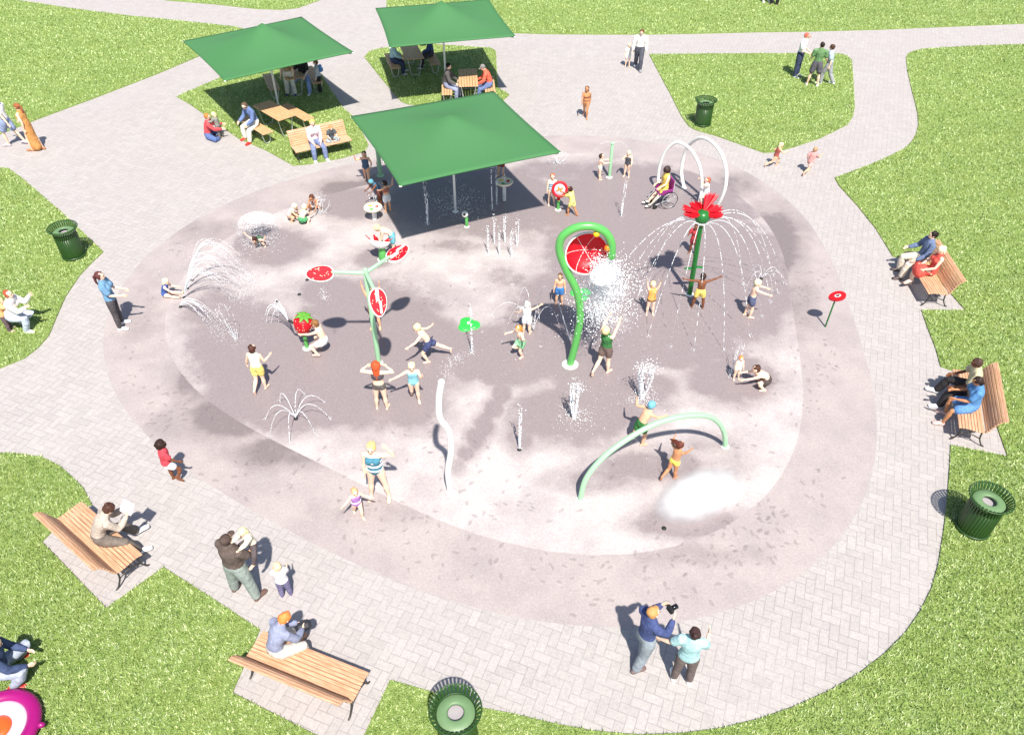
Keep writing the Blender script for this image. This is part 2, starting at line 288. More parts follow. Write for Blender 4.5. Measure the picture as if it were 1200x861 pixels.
def pad(name, rf, r0, z, blobs, m, nseg=1000, nring=180):
    a = np.linspace(0, 2*PI, nseg, endpoint=False); rr = rf(a); t = np.linspace(r0, 1, nring)
    X = (rr[None]*t[:, None])*np.cos(a)[None]; Y = 17.4+(rr[None]*t[:, None])*np.sin(a)[None]
    zc = Y*math.cos(TH)+CH*math.sin(TH); px = CX+F*X/zc; py = CY-F*(Y*math.sin(TH)-CH*math.cos(TH))/zc
    wv = np.zeros_like(X)
    for cx, cy, rx, ry, s in blobs:
        d = np.sqrt(((px-cx)/rx)**2+((py-cy)/ry)**2); wv = np.maximum(wv, s*np.clip(1.5-d*1.05, 0, 1))
    V3 = np.stack([X, Y, np.full_like(X, z)], -1).reshape(-1, 3); V3 = np.vstack([V3, [[0, 17.4, z]]])
    i = np.arange(nring-1)[:, None]*nseg; k = np.arange(nseg)[None]; k1 = (k+1) % nseg
    Q = np.stack([i+k, i+k+nseg, i+k1+nseg, i+k1], -1).reshape(-1, 4)
    fs = Q.tolist()
    if r0 < .02: fs += [(len(V3)-1, int(q), int((q+1) % nseg)) for q in range(nseg)]
    me = bpy.data.meshes.new(name); me.from_pydata(V3.tolist(), [], fs); me.materials.append(m)
    at = me.attributes.new('wet', 'FLOAT', 'POINT'); at.data.foreach_set('value', np.append(wv.ravel(), 0).astype(np.float32)); me.update()
    o = bpy.data.objects.new(name, me); col.objects.link(o); return tag(o, kind='structure')
pad('pad_outer_ring', RO, .6, .004, WET_OUT, pad_mat('tan_broom_concrete', 'A69C99', '9B9190', '7B7170'))
pad('splash_pad_floor', RI, .01, .008, WET_IN, pad_mat('grey_splash_concrete', 'B5ADAA', 'A59C9B', '897E7E'))
# footprints: thin wet prints on the concrete
def footprints():
    b = MB()
    def one(x, y, a, s=1):
        d = Vector((math.cos(a), math.sin(a), 0)); q = Vector((-d.y, d.x, 0)); c = Vector((x, y, .0115))
        pts = [c+d*math.cos(t)*.095*s+q*math.sin(t)*(.05 if math.cos(t) > 0 else .038)*s for t in [2*PI*k/10 for k in range(10)]]
        b.add(pts, [tuple(range(10))])
    for px, py, sx, sy, n in [(215, 465, 45, 38, 16), (300, 560, 90, 30, 14), (420, 620, 120, 30, 16), (560, 590, 80, 30, 16), (870, 640, 90, 40, 22), (930, 600, 50, 50, 16), (790, 665, 90, 28, 13), (960, 420, 25, 70, 18), (930, 300, 40, 60, 16), (500, 330, 50, 30, 14), (260, 300, 90, 30, 12), (470, 540, 60, 30, 8), (170, 400, 25, 60, 12), (620, 660, 120, 25, 12), (900, 470, 30, 60, 12), (540, 500, 40, 50, 8), (820, 550, 60, 60, 10), (700, 700, 90, 22, 10)]:
        for _ in range(n):
            x, y = rng.gauss(px, sx*.6), rng.gauss(py, sy*.6); p = G(x, y); a = rng.uniform(0, 6.28); s = rng.uniform(.5, .85)
            q = Vector((p.x, p.y-17.4)); ph = math.atan2(q.y, q.x)
            if q.length > float(RO(np.array([ph]))[0])-.2: continue
            d = Vector((math.cos(a), math.sin(a)))
            for k in range(rng.choice((1, 2, 2, 3))): c = Vector((p.x, p.y))+d*.42*k*s+Vector((-d.y, d.x))*(.07 if k % 2 else -.07); one(c.x, c.y, a+rng.uniform(-.2, .2), s)
    m = mat('damp_print', '857A7A', .6, var=.1, alpha=.17); return b.build('wet_footprints', m, smooth=False)
tag(footprints(), 'dark wet footprints scattered over the pale concrete', 'footprints', kind='stuff')
# grass blades
def inpoly(x, y, poly):
    r = np.zeros(len(x), bool); n = len(poly)
    for i in range(n):
        (x0, y0), (x1, y1) = poly[i], poly[(i+1) % n]
        c = ((y0 > y) != (y1 > y)) & (x < (x1-x0)*(y-y0)/((y1-y0) if y1 != y0 else 1e-9)+x0); r ^= c
    return r
def grass():
    VX = []; TN = []
    for L in LAWNS:
        A = np.array(L); x0, x1, y0, y1 = max(A[:, 0].min(), -40), min(A[:, 0].max(), 48), max(A[:, 1].min(), 3.5), min(A[:, 1].max(), 75)
        for (ya, yb, dens, h, wd) in ((3.5, 11, 1700, .05, .022), (11, 18, 900, .055, .028), (18, 28, 520, .055, .032), (28, 45, 240, .06, .042), (45, 75, 80, .07, .06)):
            a, b = max(ya, y0), min(yb, y1)
            if b <= a: continue
            xl, xr = max(x0, -.72*b-9), min(x1, .72*b+9); n = int((xr-xl)*(b-a)*dens)
            x = nr.uniform(xl, xr, n); y = nr.uniform(a, b, n); ok = inpoly(x, y, L)
            zc = y*math.cos(TH)+CH*math.sin(TH); ok &= np.abs(F*x/zc) < 640
            x, y = x[ok], y[ok]; n = len(x); t = nr.uniform(0, 2*PI, n); hh = h*nr.uniform(.5, 1.3, n); ww = wd*nr.uniform(.6, 1.3, n); le = nr.uniform(-1, 1, (n, 2))*hh[:, None]*.8
            dx, dy = np.cos(t)*ww/2, np.sin(t)*ww/2; z = np.full(n, .028)
            VX.append(np.stack([np.stack([x-dx, y-dy, z], 1), np.stack([x+dx, y+dy, z], 1), np.stack([x+le[:, 0], y+le[:, 1], z+hh], 1)], 1)); TN.append(np.repeat(np.clip(nr.normal(.5, .3, n), 0, 1), 3))
    VX = np.concatenate(VX).reshape(-1, 3).astype(np.float32); TN = np.concatenate(TN).astype(np.float32); n = len(VX)//3
    me = bpy.data.meshes.new('grass'); me.vertices.add(n*3); me.vertices.foreach_set('co', VX.ravel()); me.loops.add(n*3); me.loops.foreach_set('vertex_index', np.arange(n*3, dtype=np.int32))
    me.polygons.add(n); me.polygons.foreach_set('loop_start', np.arange(0, n*3, 3, dtype=np.int32)); me.update(calc_edges=True)
    at = me.attributes.new('tone', 'FLOAT', 'POINT'); at.data.foreach_set('value', TN); me.materials.append(BLADE)
    o = bpy.data.objects.new('grass', me); col.objects.link(o); tag(o, 'short green grass blades covering the lawns', 'grass', kind='stuff'); print('blades', n)
grass()
# ------------------------------------------------------------------ people
def remesh(mb, vox, sm=3):
    me = bpy.data.meshes.new('t'); me.from_pydata(mb.v, [], mb.f); o = bpy.data.objects.new('t', me); col.objects.link(o)
    m = o.modifiers.new('r', 'REMESH'); m.mode = 'VOXEL'; m.voxel_size = vox; m.use_smooth_shade = True
    s = o.modifiers.new('s', 'SMOOTH'); s.factor = .5; s.iterations = sm
    dg = bpy.context.evaluated_depsgraph_get(); e = o.evaluated_get(dg); n = bpy.data.meshes.new_from_object(e)
    bpy.data.objects.remove(o); bpy.data.meshes.remove(me)
    vs = [v.co.copy() for v in n.vertices]; fs = [tuple(p.vertices) for p in n.polygons]; bpy.data.meshes.remove(n)
    r = MB(); r.add(vs, fs); return r
def sph(az, el, side):
    a, e = R(az), R(el); return Vector((math.sin(e)*math.sin(a)*side, math.sin(e)*math.cos(a), -math.cos(e)))
# pose: lean, hp (head pitch), hy (head yaw), RA/LA = upper arm az, el, forearm az, el; RL/LL = thigh az, el, shin az, el
ST = dict(lean=2, RA=(60, 12, 20, 18), LA=(60, 12, 20, 18), RL=(90, 4, 90, 3), LL=(90, 4, 90, 3))
POSE = dict(
    stand=ST,
    walk=dict(ST, lean=4, RA=(10, 25, 0, 45), LA=(170, 22, 0, 5), RL=(180, 18, 180, 30), LL=(0, 24, 180, 2)),
    run=dict(ST, lean=14, RA=(30, 45, 0, 110), LA=(170, 50, 20, 40), RL=(180, 35, 180, 75), LL=(0, 50, 180, 20)),
    sit=dict(ST, lean=6, hp=15, RA=(30, 25, -10, 62), LA=(30, 25, -10, 62), RL=(15, 82, 180, 4), LL=(15, 82, 0, 8)),
    cross=dict(ST, lean=12, hp=20, RA=(40, 30, -10, 60), LA=(40, 30, -10, 60), RL=(50, 84, -75, 80), LL=(50, 84, -75, 76)),
    floor=dict(ST, lean=10, hp=10, RA=(10, 50, 0, 75), LA=(10, 50, 0, 75), RL=(18, 86, 10, 88), LL=(12, 80, 0, 84)),
    squat=dict(ST, lean=38, hp=20, RA=(10, 45, 0, 70), LA=(10, 45, 0, 70), RL=(25, 100, 180, 42), LL=(25, 100, 180, 42)),
    bend=dict(ST, lean=62, hp=60, RA=(0, 15, 0, 20), LA=(0, 15, 0, 20), RL=(90, 6, 90, 2), LL=(90, 6, 90, 2)),
    up=dict(ST, lean=-4, hp=-18, RA=(80, 160, 60, 172), LA=(80, 160, 60, 172)),
    out=dict(ST, lean=4, RA=(85, 95, 85, 110), LA=(85, 85, 85, 95), RL=(90, 13, 90, 6), LL=(90, 13, 90, 6)),
)
HANDS = {}
name_key = lambda s_: s_[:12]
def person(label, H, at, yaw, pose, top=('none', None), bot=('none', None), hair=('short', '3A2618'), shoe=None, sk='p', sex='c', extra=None, anchor='f', z=0.0, fat=1.0, group=None, cat='person', name='person', bulk=1.0, **ov):
    ps = dict(POSE[pose]); ps.update(ov)
    a = max(0, min(1, (1.72-H)/.85)); up = lambda le, si=0: Vector((math.sin(R(si)), math.sin(R(le))*math.cos(R(si)), math.cos(R(le))*math.cos(R(si))))
    hh = (.133+.062*a)*H; nk = (.04-.018*a)*H; to = (.30+.01*a)*H; leg = H-hh-nk-to
    th, shn, ft = leg*.485, leg*.43, leg*.085; sw = (.118 if sex == 'm' else .104 if sex == 'f' else .105)*H; hw = .052*H
    le, si = ps.get('lean', 0), ps.get('side', 0); g = fat*(1+.22*a)
    P0 = Vector((0, 0, 0)); P1 = P0+up(le*.6, si*.6)*to*.48; P2 = P1+up(le*1.25, si*1.2)*to*.52; cu = (P2-P1).normalized()
    tw = R(ps.get('twist', 0)); rv = Vector((math.cos(tw), -math.sin(tw), 0)); rv = (rv-cu*rv.dot(cu)).normalized(); cf = cu.cross(rv)
    hp, hy = R(ps.get('hp', le*.5)), R(ps.get('hy', 0))
    hF = Vector((math.sin(hy)*math.cos(hp), math.cos(hy)*math.cos(hp), -math.sin(hp))); hU = Vector((math.sin(hy)*math.sin(hp), math.cos(hy)*math.sin(hp), math.cos(hp))); hR = hF.cross(hU)
    NT = P2+(cu*.7+hU*.3).normalized()*nk; HC = NT+hU*hh*.46+hF*hh*.08; HM = Matrix((hR, hF, hU)).transposed()
    if pose == 'sit' and H > 1.4 and .3 < z < .7:
        c_ = (z+.075*H*g-shn*.99-ft)/th; e_ = math.degrees(math.acos(max(-.2, min(.9, c_)))); ps = dict(ps); ps['RL'] = (ps['RL'][0], e_)+tuple(ps['RL'][2:]); ps['LL'] = (ps['LL'][0], e_ if ps['LL'][1] < 95 else ps['LL'][1])+tuple(ps['LL'][2:])
    J = {}
    for s, k in ((1, 'R'), (-1, 'L')):
        sh = P2+rv*sw*s-cu*.022*H; A = ps[k+'A']; u = sph(A[0], A[1], s); f = sph(A[2], A[3], s)
        el = sh+u*(.168-.02*a)*H; wr = el+f*(.145-.018*a)*H; hip = P0+Vector((hw*s, 0, -.005*H)); Lg = ps[k+'L']
        t = sph(Lg[0], Lg[1], s); q = sph(Lg[2], Lg[3], s); kn = hip+t*th; an = kn+q*shn
        J[k] = dict(sh=sh, el=el, wr=wr, f=f, hip=hip, kn=kn, an=an, q=q, s=s, u=u)
    low = min(J['R']['an'].z, J['L']['an'].z)
    for k in J:
        j = J[k]; q = j['q']
        fd = Vector((q.x*-.0, 1, 0))
        if j['an'].z > low+.05*H or q.z > -.3: x = Vector((1, 0, 0)); fd = x.cross(q); fd = -fd if fd.y < 0 and q.z < -.2 else fd; fd = fd if fd.length > .2 else Vector((0, 0, 1)); fd = (fd.normalized()+q*.5)
        fo = R(8)*j['s']; fd = Vector((fd.x+math.sin(fo), fd.y, fd.z)).normalized(); j['fd'] = fd; j['toe'] = j['an']+fd*.105*H+q.normalized()*ft*.5 if q.z < -.3 else j['an']+fd*.1*H
        j['heel'] = j['an']+q.normalized()*ft*.55-fd*.022*H
    vox = max(.0065, .0085*H)
    # --- body: one skin surface grown from joined lofts
    b = MB(); wq = .9 if sex == 'f' else 1
    tors = lambda d, lo=0, hi=7: ([P0-up(0)*.035*H, P0+up(0)*.015*H, P1-cu*.02*H, P1+cu*to*.2, P2-cu*.06*H, P2-cu*.015*H, P2+cu*.018*H][lo:hi],
        [(x*H*g*bulk+d, y*H*g*bulk+d) for x, y in [(.062, .05), (.09, .064), (.074*wq, .054), (.085, .06), (.088, .06), (.085, .045), (.045, .034)]][lo:hi])
    p, r = tors(0); b.loft(p, r, rv, 14)
    if sex == 'f':
        for s in (-1, 1): b.ell(P2-cu*.085*H+rv*s*.045*H+cf*.05*H, .042*H, n=10, m=7)
    b.loft([P2-cu*.01*H, NT+hU*hh*.1], [.034*H*(1-.1*a)]*2, rv, 10)
    b.ell(HC+hU*hh*.08-hF*hh*.03, (hh*.355, hh*.43, hh*.40), HM, 14, 10); b.ell(HC-hU*hh*.2+hF*hh*.08, (hh*.26, hh*.30, hh*.27), HM, 12, 8)
    b.ell(HC+hF*hh*.4-hU*hh*.1, (hh*.06, hh*.09, hh*.09), HM, 8, 6)
    for s in (-1, 1): b.ell(HC+hR*s*hh*.35-hU*hh*.05, (hh*.04, hh*.08, hh*.11), HM, 8, 6)
    for k in J:
        j = J[k]; sh, el, wr, hip, kn, an = (j[q] for q in ('sh', 'el', 'wr', 'hip', 'kn', 'an'))
        b.loft([sh+cu*.004*H-rv*j['s']*.03*H, sh, sh.lerp(el, .35), el, el.lerp(wr, .3), wr], [x*H*g for x in (.03, .031, .027, .021, .0225, .0145)], n=10)
        b.loft([P0+Vector((hw*j['s']*.75, 0, .02*H)), hip.lerp(kn, .15), hip.lerp(kn, .6), kn, kn.lerp(an, .3), kn.lerp(an, .75), an], [x*H*g for x in (.058, .054, .04, .03, .034, .023, .019)], n=12)
        b.loft([j['heel'], j['an'].lerp(j['toe'], .35)+j['q']*ft*.15, j['toe']-j['fd']*.02*H, j['toe']], [(.02*H, .021*H), (.025*H, .022*H), (.027*H, .015*H), (.022*H, .011*H)], Vector((1, 0, 0)), 10)
        f = j['f'].normalized(); pn = f.cross(Vector((0, 0, 1))); pn = pn.normalized() if pn.length > .3 else Vector((1, 0, 0)); pn = pn*j['s']; sd_ = f.cross(pn).normalized(); j['pn'], j['sd'] = pn, sd_
        b.loft([wr, wr+f*.03*H, wr+f*.048*H], [(.017*H, .011*H), (.024*H, .011*H), (.023*H, .009*H)], sd_, 8)
    b = remesh(b, vox)
    for k in J:
        j = J[k]; f, pn, sd_, wr = j['f'].normalized(), j['pn'], j['sd'], j['wr']
        for q, (o, L) in enumerate(((-.017, .036), (-.006, .042), (.005, .040), (.016, .031))):
            r0 = wr+f*.042*H+sd_*o*H; d = (f+sd_*o*4).normalized(); m_ = r0+d*L*.5*H; b.loft([r0, m_, m_+(d-pn*.45).normalized()*L*.5*H], [.0062*H, .0058*H, .0046*H], n=6)
        r0 = wr+f*.014*H-sd_*.016*H; b.loft([r0, r0+(f-sd_).normalized()*.022*H, r0+(f-sd_*.5).normalized()*.04*H], [.0075*H, .007*H, .0055*H], n=6)
    b.cur = 1
    for s in (-1, 1): b.ell(HC+hF*hh*.385+hR*s*hh*.14+hU*hh*.0, (hh*.045, hh*.03, hh*.028), HM, 8, 6)
    for s in (-1, 1): b.ell(HC+hF*hh*.39+hR*s*hh*.14+hU*hh*.09, (hh*.07, hh*.025, hh*.014), HM, 8, 4)
    b.cur = 2; b.ell(HC+hF*hh*.365-hU*hh*.26, (hh*.09, hh*.03, hh*.025), HM, 8, 5)
    # --- place
    if anchor == 'f': ref = (J['R']['an']+J['L']['an'])/2
    elif anchor == 'R' or anchor == 'L': ref = J[anchor]['an']
    else: ref = P0
    zmin = min(v[2] for v in b.v); off = Vector((-ref.x, -ref.y, -zmin if anchor in 'fRL' else .072*H*g if z < .2 else .075*H*g))
    loc = G(at[0], at[1], z) if len(at) == 2 else Vector(at)
    yr = -R(yaw); root = thing(name, loc, label, cat, 0, group)
    Mz = Matrix.Rotation(yr, 3, 'Z'); X = lambda v: Mz @ (Vector(v)+off)
    def fin(mb, nm, m, parent=root, sm=True): mb.v = [tuple(X(v)) for v in mb.v]; return mb.build(nm, m, parent, sm)
    body = fin(b, 'body', [skin(sk), mat('eye_dark', '2A1C14', .3, var=0), mat('lips', 'B0605A', .5, var=0)])
    # --- clothes, closed shells a little outside the body
    d1, d2 = .008*H+.003, .014*H+.003
    def legs_(c, upto, d, t0=None):
        for k in J:
            j = J[k]; pts = [P0+Vector((hw*j['s']*.75, 0, .02*H)), j['hip'].lerp(j['kn'], .15), j['hip'].lerp(j['kn'], .6), j['kn'], j['kn'].lerp(j['an'], .3), j['kn'].lerp(j['an'], .92)]
            rd = [x*H*g+d for x in (.057, .056, .045, .036, .037, .029)]
            if upto <= 1: pts = [pts[0], pts[1], j['hip'].lerp(j['kn'], upto)]; rd = [rd[0], rd[1], .046*H*g+d*1.2]
            c.loft(pts, rd, n=12, cap=True)
    if bot[0] in ('pants', 'shorts', 'brief', 'leggings'):
        c = MB(); d = (d2 if H > 1.45 else d1) if bot[0] in ('pants', 'shorts') else d1*.7; p, r = tors(d, 0, 3); p[2] = p[1].lerp(p[2], .35); r[2] = (r[1][0]*.97, r[1][1]*.98)
        if bot[0] == 'brief': p = [P0-up(0)*.05*H]+p[:2]+[p[1]+up(0)*.02*H]; r = [(.035*H*g, .04*H*g)]+r[:2]+[r[1]]
        c.loft(p, r, rv, 14)
        if bot[0] != 'brief': legs_(c, 5 if bot[0] in ('pants', 'leggings') else (.72 if H > 1.45 else .5), d)
        else: legs_(c, .16, d*.5)
        fin(remesh(c, vox*1.1), {'pants': 'trousers', 'leggings': 'leggings', 'shorts': 'shorts', 'brief': 'swim_briefs'}[bot[0]], cloth(bot[1]))
    if bot[0] == 'skirt' or top[0] == 'dress':
        c = MB(); kl = ov.get('skirt', .5); km = (J['R']['kn']+J['L']['kn'])/2; am = (J['R']['an']+J['L']['an'])/2; e = P0.lerp(km, kl*2) if kl <= .5 else km.lerp(am, (kl-.5)*2)
        sp = (J['R']['kn']-J['L']['kn']).length/2+.06*H; p, r = tors(d2, 1, 3); c.loft([e, P0.lerp(e, .45)]+p, [(min(sp*1.1+.03*H*kl*2, (.098 if kl > .6 else .2)*H), min(sp*.8+.03*H, .11*H)), (.10*H*g, .08*H*g)]+r, rv, 16, cap=True)
        fin(remesh(c, vox*1.1), 'skirt', cloth(bot[1] if bot[0] == 'skirt' else top[1]))
    if top[0] in ('tee', 'long', 'tank', 'dress', 'one', 'bikini'):
        c = MB(); k0 = top[0]; d = d2 if k0 in ('tee', 'long') else d1
        if k0 == 'bikini': p, r = [P2-cu*.115*H, P2-cu*.085*H, P2-cu*.06*H], [(.09*H*g*bulk+d*.5, .064*H*g*bulk+d*.5)]*3
        elif k0 == 'one': p, r = tors(d*.6, 0, 5); p = [p[0]-up(0)*.012*H]+p; r = [(.04*H*g, .045*H*g)]+r
        else: p, r = tors(d, 1, 7)
        c.loft(p, r, rv, 14)
        if sex == 'f':
            for s in (-1, 1): c.ell(P2-cu*.085*H+rv*s*.045*H+cf*.05*H, .042*H+d*.8, n=10, m=7)
        if k0 == 'one':
            for s in (-1, 1): c.loft([P2-cu*.07*H+rv*s*.05*H+cf*.05*H, P2+cu*.012*H+rv*s*.052*H, P2-cu*.08*H+rv*s*.05*H-cf*.05*H], [.013*H]*3, n=6)
        if k0 in ('tee', 'long'):
            for k in J:
                j = J[k]; sh, el, wr = j['sh'], j['el'], j['wr']
                if k0 == 'tee': c.loft([sh-rv*j['s']*.04*H, sh, sh.lerp(el, .7)], [.036*H*g+d*.5, .034*H*g+d, .032*H*g+d], n=10)
                else: c.loft([sh-rv*j['s']*.04*H, sh, el, el.lerp(wr, .35), el.lerp(wr, .93)], [.036*H*g+d*.5, .032*H*g+d, .025*H*g+d, .025*H*g+d, .0175*H*g+d*.8], n=10)
        o_ = fin(remesh(c, vox*1.1), {'tee': 'shirt', 'long': 'shirt', 'tank': 'vest_top', 'dress': 'bodice', 'one': 'swimsuit', 'bikini': 'bikini_top'}[k0], cloth(top[1]))
        if len(top) > 2:          # bands of a second colour woven into the swimsuit
            c2 = MB()
            for t in top[3:] or (.25, .6): q = P0.lerp(P2, t); kk = (.083+.006*abs(t-.5))*H*g*bulk+d; c2.loft([q-cu*.009*H, q+cu*.009*H], [(kk, .064*H*g*bulk+d)]*2, rv, 16, cap=False)
            fin(c2, 'stripe', cloth(top[2]))
    if shoe:
        for k in J:
            j = J[k]; c = MB(); c.loft([j['heel']+j['fd']*.0*H, j['an'].lerp(j['toe'], .35)+j['q']*ft*.12, j['toe']-j['fd']*.02*H, j['toe']+j['fd']*.006*H], [(.026*H, .026*H), (.031*H, .028*H), (.033*H, .020*H), (.027*H, .015*H)], Vector((1, 0, 0)), 12)
            fin(c, 'shoe', mat('shoe_'+shoe, shoe, .5, var=.1))
    # --- hair and hats
    hk, hc = hair[0], hair[1]
    def hairmesh(c):
        v2 = []
        for v in c.v: q = noise.noise(Vector(v)*(2.6/hh))+.6*noise.noise(Vector(v)*(6/hh)+Vector((at[0], 3, 1))); v2.append(Vector(v)+(Vector(v)-HC).normalized()*q*hh*.1)
        c.v = v2; return c
    if hk != 'bald':
        c = MB(); k = 1.22 if hk in ('afro', 'mane') else 1.0
        c.ell(HC+hU*hh*.12-hF*hh*.1, (hh*.40*k, hh*.44*k, hh*.42*k), HM, 18, 12)
        c.ell(HC+hU*hh*.02-hF*hh*.16, (hh*.385*k, hh*.36*k, hh*.40*k), HM, 14, 10)
        if hk in ('long', 'bob', 'mane'):
            L = 1.3 if hk != 'bob' else .62
            dn = Vector((0, 0, -1)); bk = -hF; c.loft([HC-hF*hh*.28+hU*hh*.1, HC-hF*hh*.36-hU*hh*.2, HC-hF*hh*.40+dn*hh*L*.75, HC-hF*hh*.42-cf*.01*H+dn*hh*L], [(hh*.36, hh*.2), (hh*.37, hh*.19), (hh*.30, hh*.15), (hh*.16, hh*.08)], hR, 12)
        if hk == 'pony': c.loft([HC-hF*hh*.45+hU*hh*.2, HC-hF*hh*.68, HC-hF*hh*.62-Vector((0, 0, hh*.6)), HC-hF*hh*.52-Vector((0, 0, hh*1.15))], [hh*.11, hh*.15, hh*.13, hh*.05], n=8)
        if hk == 'bun': c.ell(HC-hF*hh*.42+hU*hh*.38, hh*.2, HM, 10, 8)
        if hk == 'flying': c.loft([HC-hF*hh*.2+hU*hh*.1, HC-hR*hh*.6+hU*hh*.15-hF*hh*.2, HC-hR*hh*1.25+hU*hh*.1-hF*hh*.3], [hh*.36, hh*.26, hh*.06], n=10)
        if hk in ('cap', 'hood', 'swimcap'): pass
        fin(hairmesh(c) if hk not in ('cap', 'swimcap') else c, 'hair' if hk not in ('cap', 'hood', 'swimcap') else {'cap': 'cap', 'hood': 'headscarf', 'swimcap': 'swim_cap'}[hk], hairm(hc) if hk not in ('cap', 'hood', 'swimcap') else cloth(hc))
        if hk == 'cap': c = MB(); c.ell(HC+hF*hh*.5+hU*hh*.16, (hh*.28, hh*.26, hh*.035), HM, 14, 6); fin(c, 'cap_brim', cloth(hc))
    HANDS[name_key(label)] = [loc+X(J[k_]['wr']+J[k_]['f'].normalized()*.05*H) for k_ in ('R', 'L')]
    if extra: extra(fin, dict(P0=P0, P1=P1, P2=P2, J=J, H=H, cu=cu, rv=rv, cf=cf, HC=HC, hh=hh, hF=hF, hU=hU, hR=hR, X=X, loc=loc, g=g))
    return root
def backpack(c_):
    def f(fin, d):
        c = MB(); H = d['H']; M = Matrix((d['rv'], d['cf'], d['cu'])).transposed(); c.box(d['P1'].lerp(d['P2'], .45)-d['cf']*.105*H, (.15*H, .09*H, .2*H), M, .03); c.box(d['P1'].lerp(d['P2'], .2)-d['cf']*.155*H, (.11*H, .04*H, .09*H), M, .015)
        fin(c, 'backpack', cloth(c_))
    return f
# ------------------------------------------------------------------ benches
def bench_proto():
    root = thing('park_bench', (0, 0, 0), 'x', 'bench')
    seat = [(.245, .435), (.185, .452), (.12, .455), (.055, .45), (-.01, .442), (-.075, .434), (-.14, .43), (-.2, .435)]
    back = [(-.265, .475), (-.295, .535), (-.32, .60), (-.345, .665), (-.375, .73), (-.41, .79), (-.455, .84), (-.505, .865)]
    for nm, pts in (('seat', seat), ('backrest', back)):
        b = MB()
        for i, (y, z) in enumerate(pts):
            a = pts[max(0, i-1)]; c = pts[min(len(pts)-1, i+1)]; M = Matrix.Rotation(math.atan2(c[1]-a[1], c[0]-a[0])+PI, 3, 'X'); b.box((0, y, z), (2.0, .058, .034), M, .008)
        b.build(nm, WOOD, root, False)
    for x in (-.93, .93):
        b = MB(); L = lambda q, r: b.loft(smooth_path([(x, *p) for p in q], 4), [r]*(4*(len(q)-1)+1), Vector((1, 0, 0)), 6)
        L([(.25, .41), (.1, .425), (-.2, .405), (-.28, .46), (-.37, .71), (-.5, .835)], .017); L([(.31, .01), (.26, .05), (.2, .2), (.2, .41)], .017); L([(-.36, .01), (-.3, .05), (-.22, .22), (-.21, .41)], .017); L([(.2, .18), (0, .27), (-.22, .2)], .012)
        b.build('leg_frame', IRON, root)
    b = MB(); b.loft([(-.93, 0, .3), (.93, 0, .3)], [.012]*2, Vector((0, 1, 0)), 6); b.build('tie_rod', IRON, root); return root
BEN = [((-8.32, 9.48), (-6.72, 8.28), 'slatted wood bench at the left lawn edge holding the reader with white paper'), ((-4.13, 6.77), (-2.29, 6.06), 'slatted wood bench nearest the camera, with the orange haired sitter'),
       ((10.89, 16.48), (11.0, 18.45), 'slatted wood bench on the right with a couple, farther of the two there'), ((9.6, 11.61), (10.25, 13.49), 'slatted wood bench on the right below the other one, person in blue dress on it'), ((-5.67, 25.35), (-7.29, 24.44), 'slatted wood bench on the small grass patch with woman in pink and child')]
bp = bench_proto(); BC = []
for i, (a, b_, lb) in enumerate(BEN):
    a, b_ = Vector((*a, 0)), Vector((*b_, 0)); d = (b_-a).normalized(); n = Vector((-d.y, d.x, 0)); m = (a+b_)/2
    if i == 4: n = -n if n.y > 0 else n
    if i in (0, 1): n = n if n.y > 0 else -n
    if i in (2, 3): n = n if n.x < 0 else -n
    o = bp if i == 0 else copy_tree(bp); o.location = m-n*.25; th_ = math.atan2(n.y, n.x)-PI/2; o.rotation_euler = (0, 0, th_); tag(o, lb, 'bench', 'slatted park benches around the splash pad')
    BC.append((m-n*.25, n, Vector((math.cos(th_), math.sin(th_), 0)), math.degrees(math.atan2(n.x, n.y))))
def on_bench(i, t, y=-.02): c, n, x, yaw = BC[i]; p = c+x*t+n*y; return (p.x, p.y, .46), yaw
# ------------------------------------------------------------------ picnic sets
def slat_top(b, L, W, z, n):
    for i in range(n): b.box((0, -W/2+W/n*(i+.5), z), (L, W/n-.012, .035), None, .006)
def uleg(b, x, W, z):
    b.loft(smooth_path([(x, -W*.36, z), (x, -W*.30, z*.55), (x, -W*.22, .07), (x, -W*.1, .02), (x, W*.1, .02), (x, W*.22, .07), (x, W*.30, z*.55), (x, W*.36, z)], 4), [.018]*29, Vector((1, 0, 0)), 6)
def pt_proto():
    r = thing('picnic_table', (0, 0, 0), 'x', 'picnic table'); b = MB(); slat_top(b, 1.8, .75, .74, 7); b.build('tabletop', WOOD2, r, False)
    for x in (-.68, .68): b = MB(); uleg(b, x, .8, .72); b.build('leg', STEEL, r)
    return r
def pb_proto():
    r = thing('picnic_bench', (0, 0, 0), 'x', 'picnic bench'); b = MB(); slat_top(b, 1.8, .42, .435, 4); b.build('seat', WOOD2, r, False)
    for x in (-.7, .7): b = MB(); uleg(b, x, .46, .415); b.build('leg', STEEL, r)
    return r
tp, qp = pt_proto(), pb_proto(); fx = [0, 0]
def place(proto, k, x, y, ang, lb, grp):
    o = proto if fx[k] == 0 else copy_tree(proto); fx[k] = 1; o.location = (x, y, .03); o.rotation_euler = (0, 0, R(ang)); tag(o, lb, 'picnic table' if k == 0 else 'picnic bench', grp)
SETS = [(-8.62, 27.05, -46, 'half sunlit picnic table under the left canopy', ('pale picnic bench with the man in red shoes on it', 'pale picnic bench behind the sunlit table, toward the grass')),
        (-8.85, 30.85, -67, 'picnic table deep in shade under the left canopy', ('dark shaded picnic bench at left behind the canopy post', 'shaded picnic bench with the person in black top')),
        (-4.28, 33.08, -74, 'slatted picnic table at the upper left below the far canopy', ('shaded picnic bench with the person in light blue top', 'shaded picnic bench with the person in navy top')),
        (-1.78, 30.25, -86, 'half sunlit picnic table right of the far canopy post', ('picnic bench with the person in dark grey jacket', 'picnic bench with the person in orange and a grey cap'))]
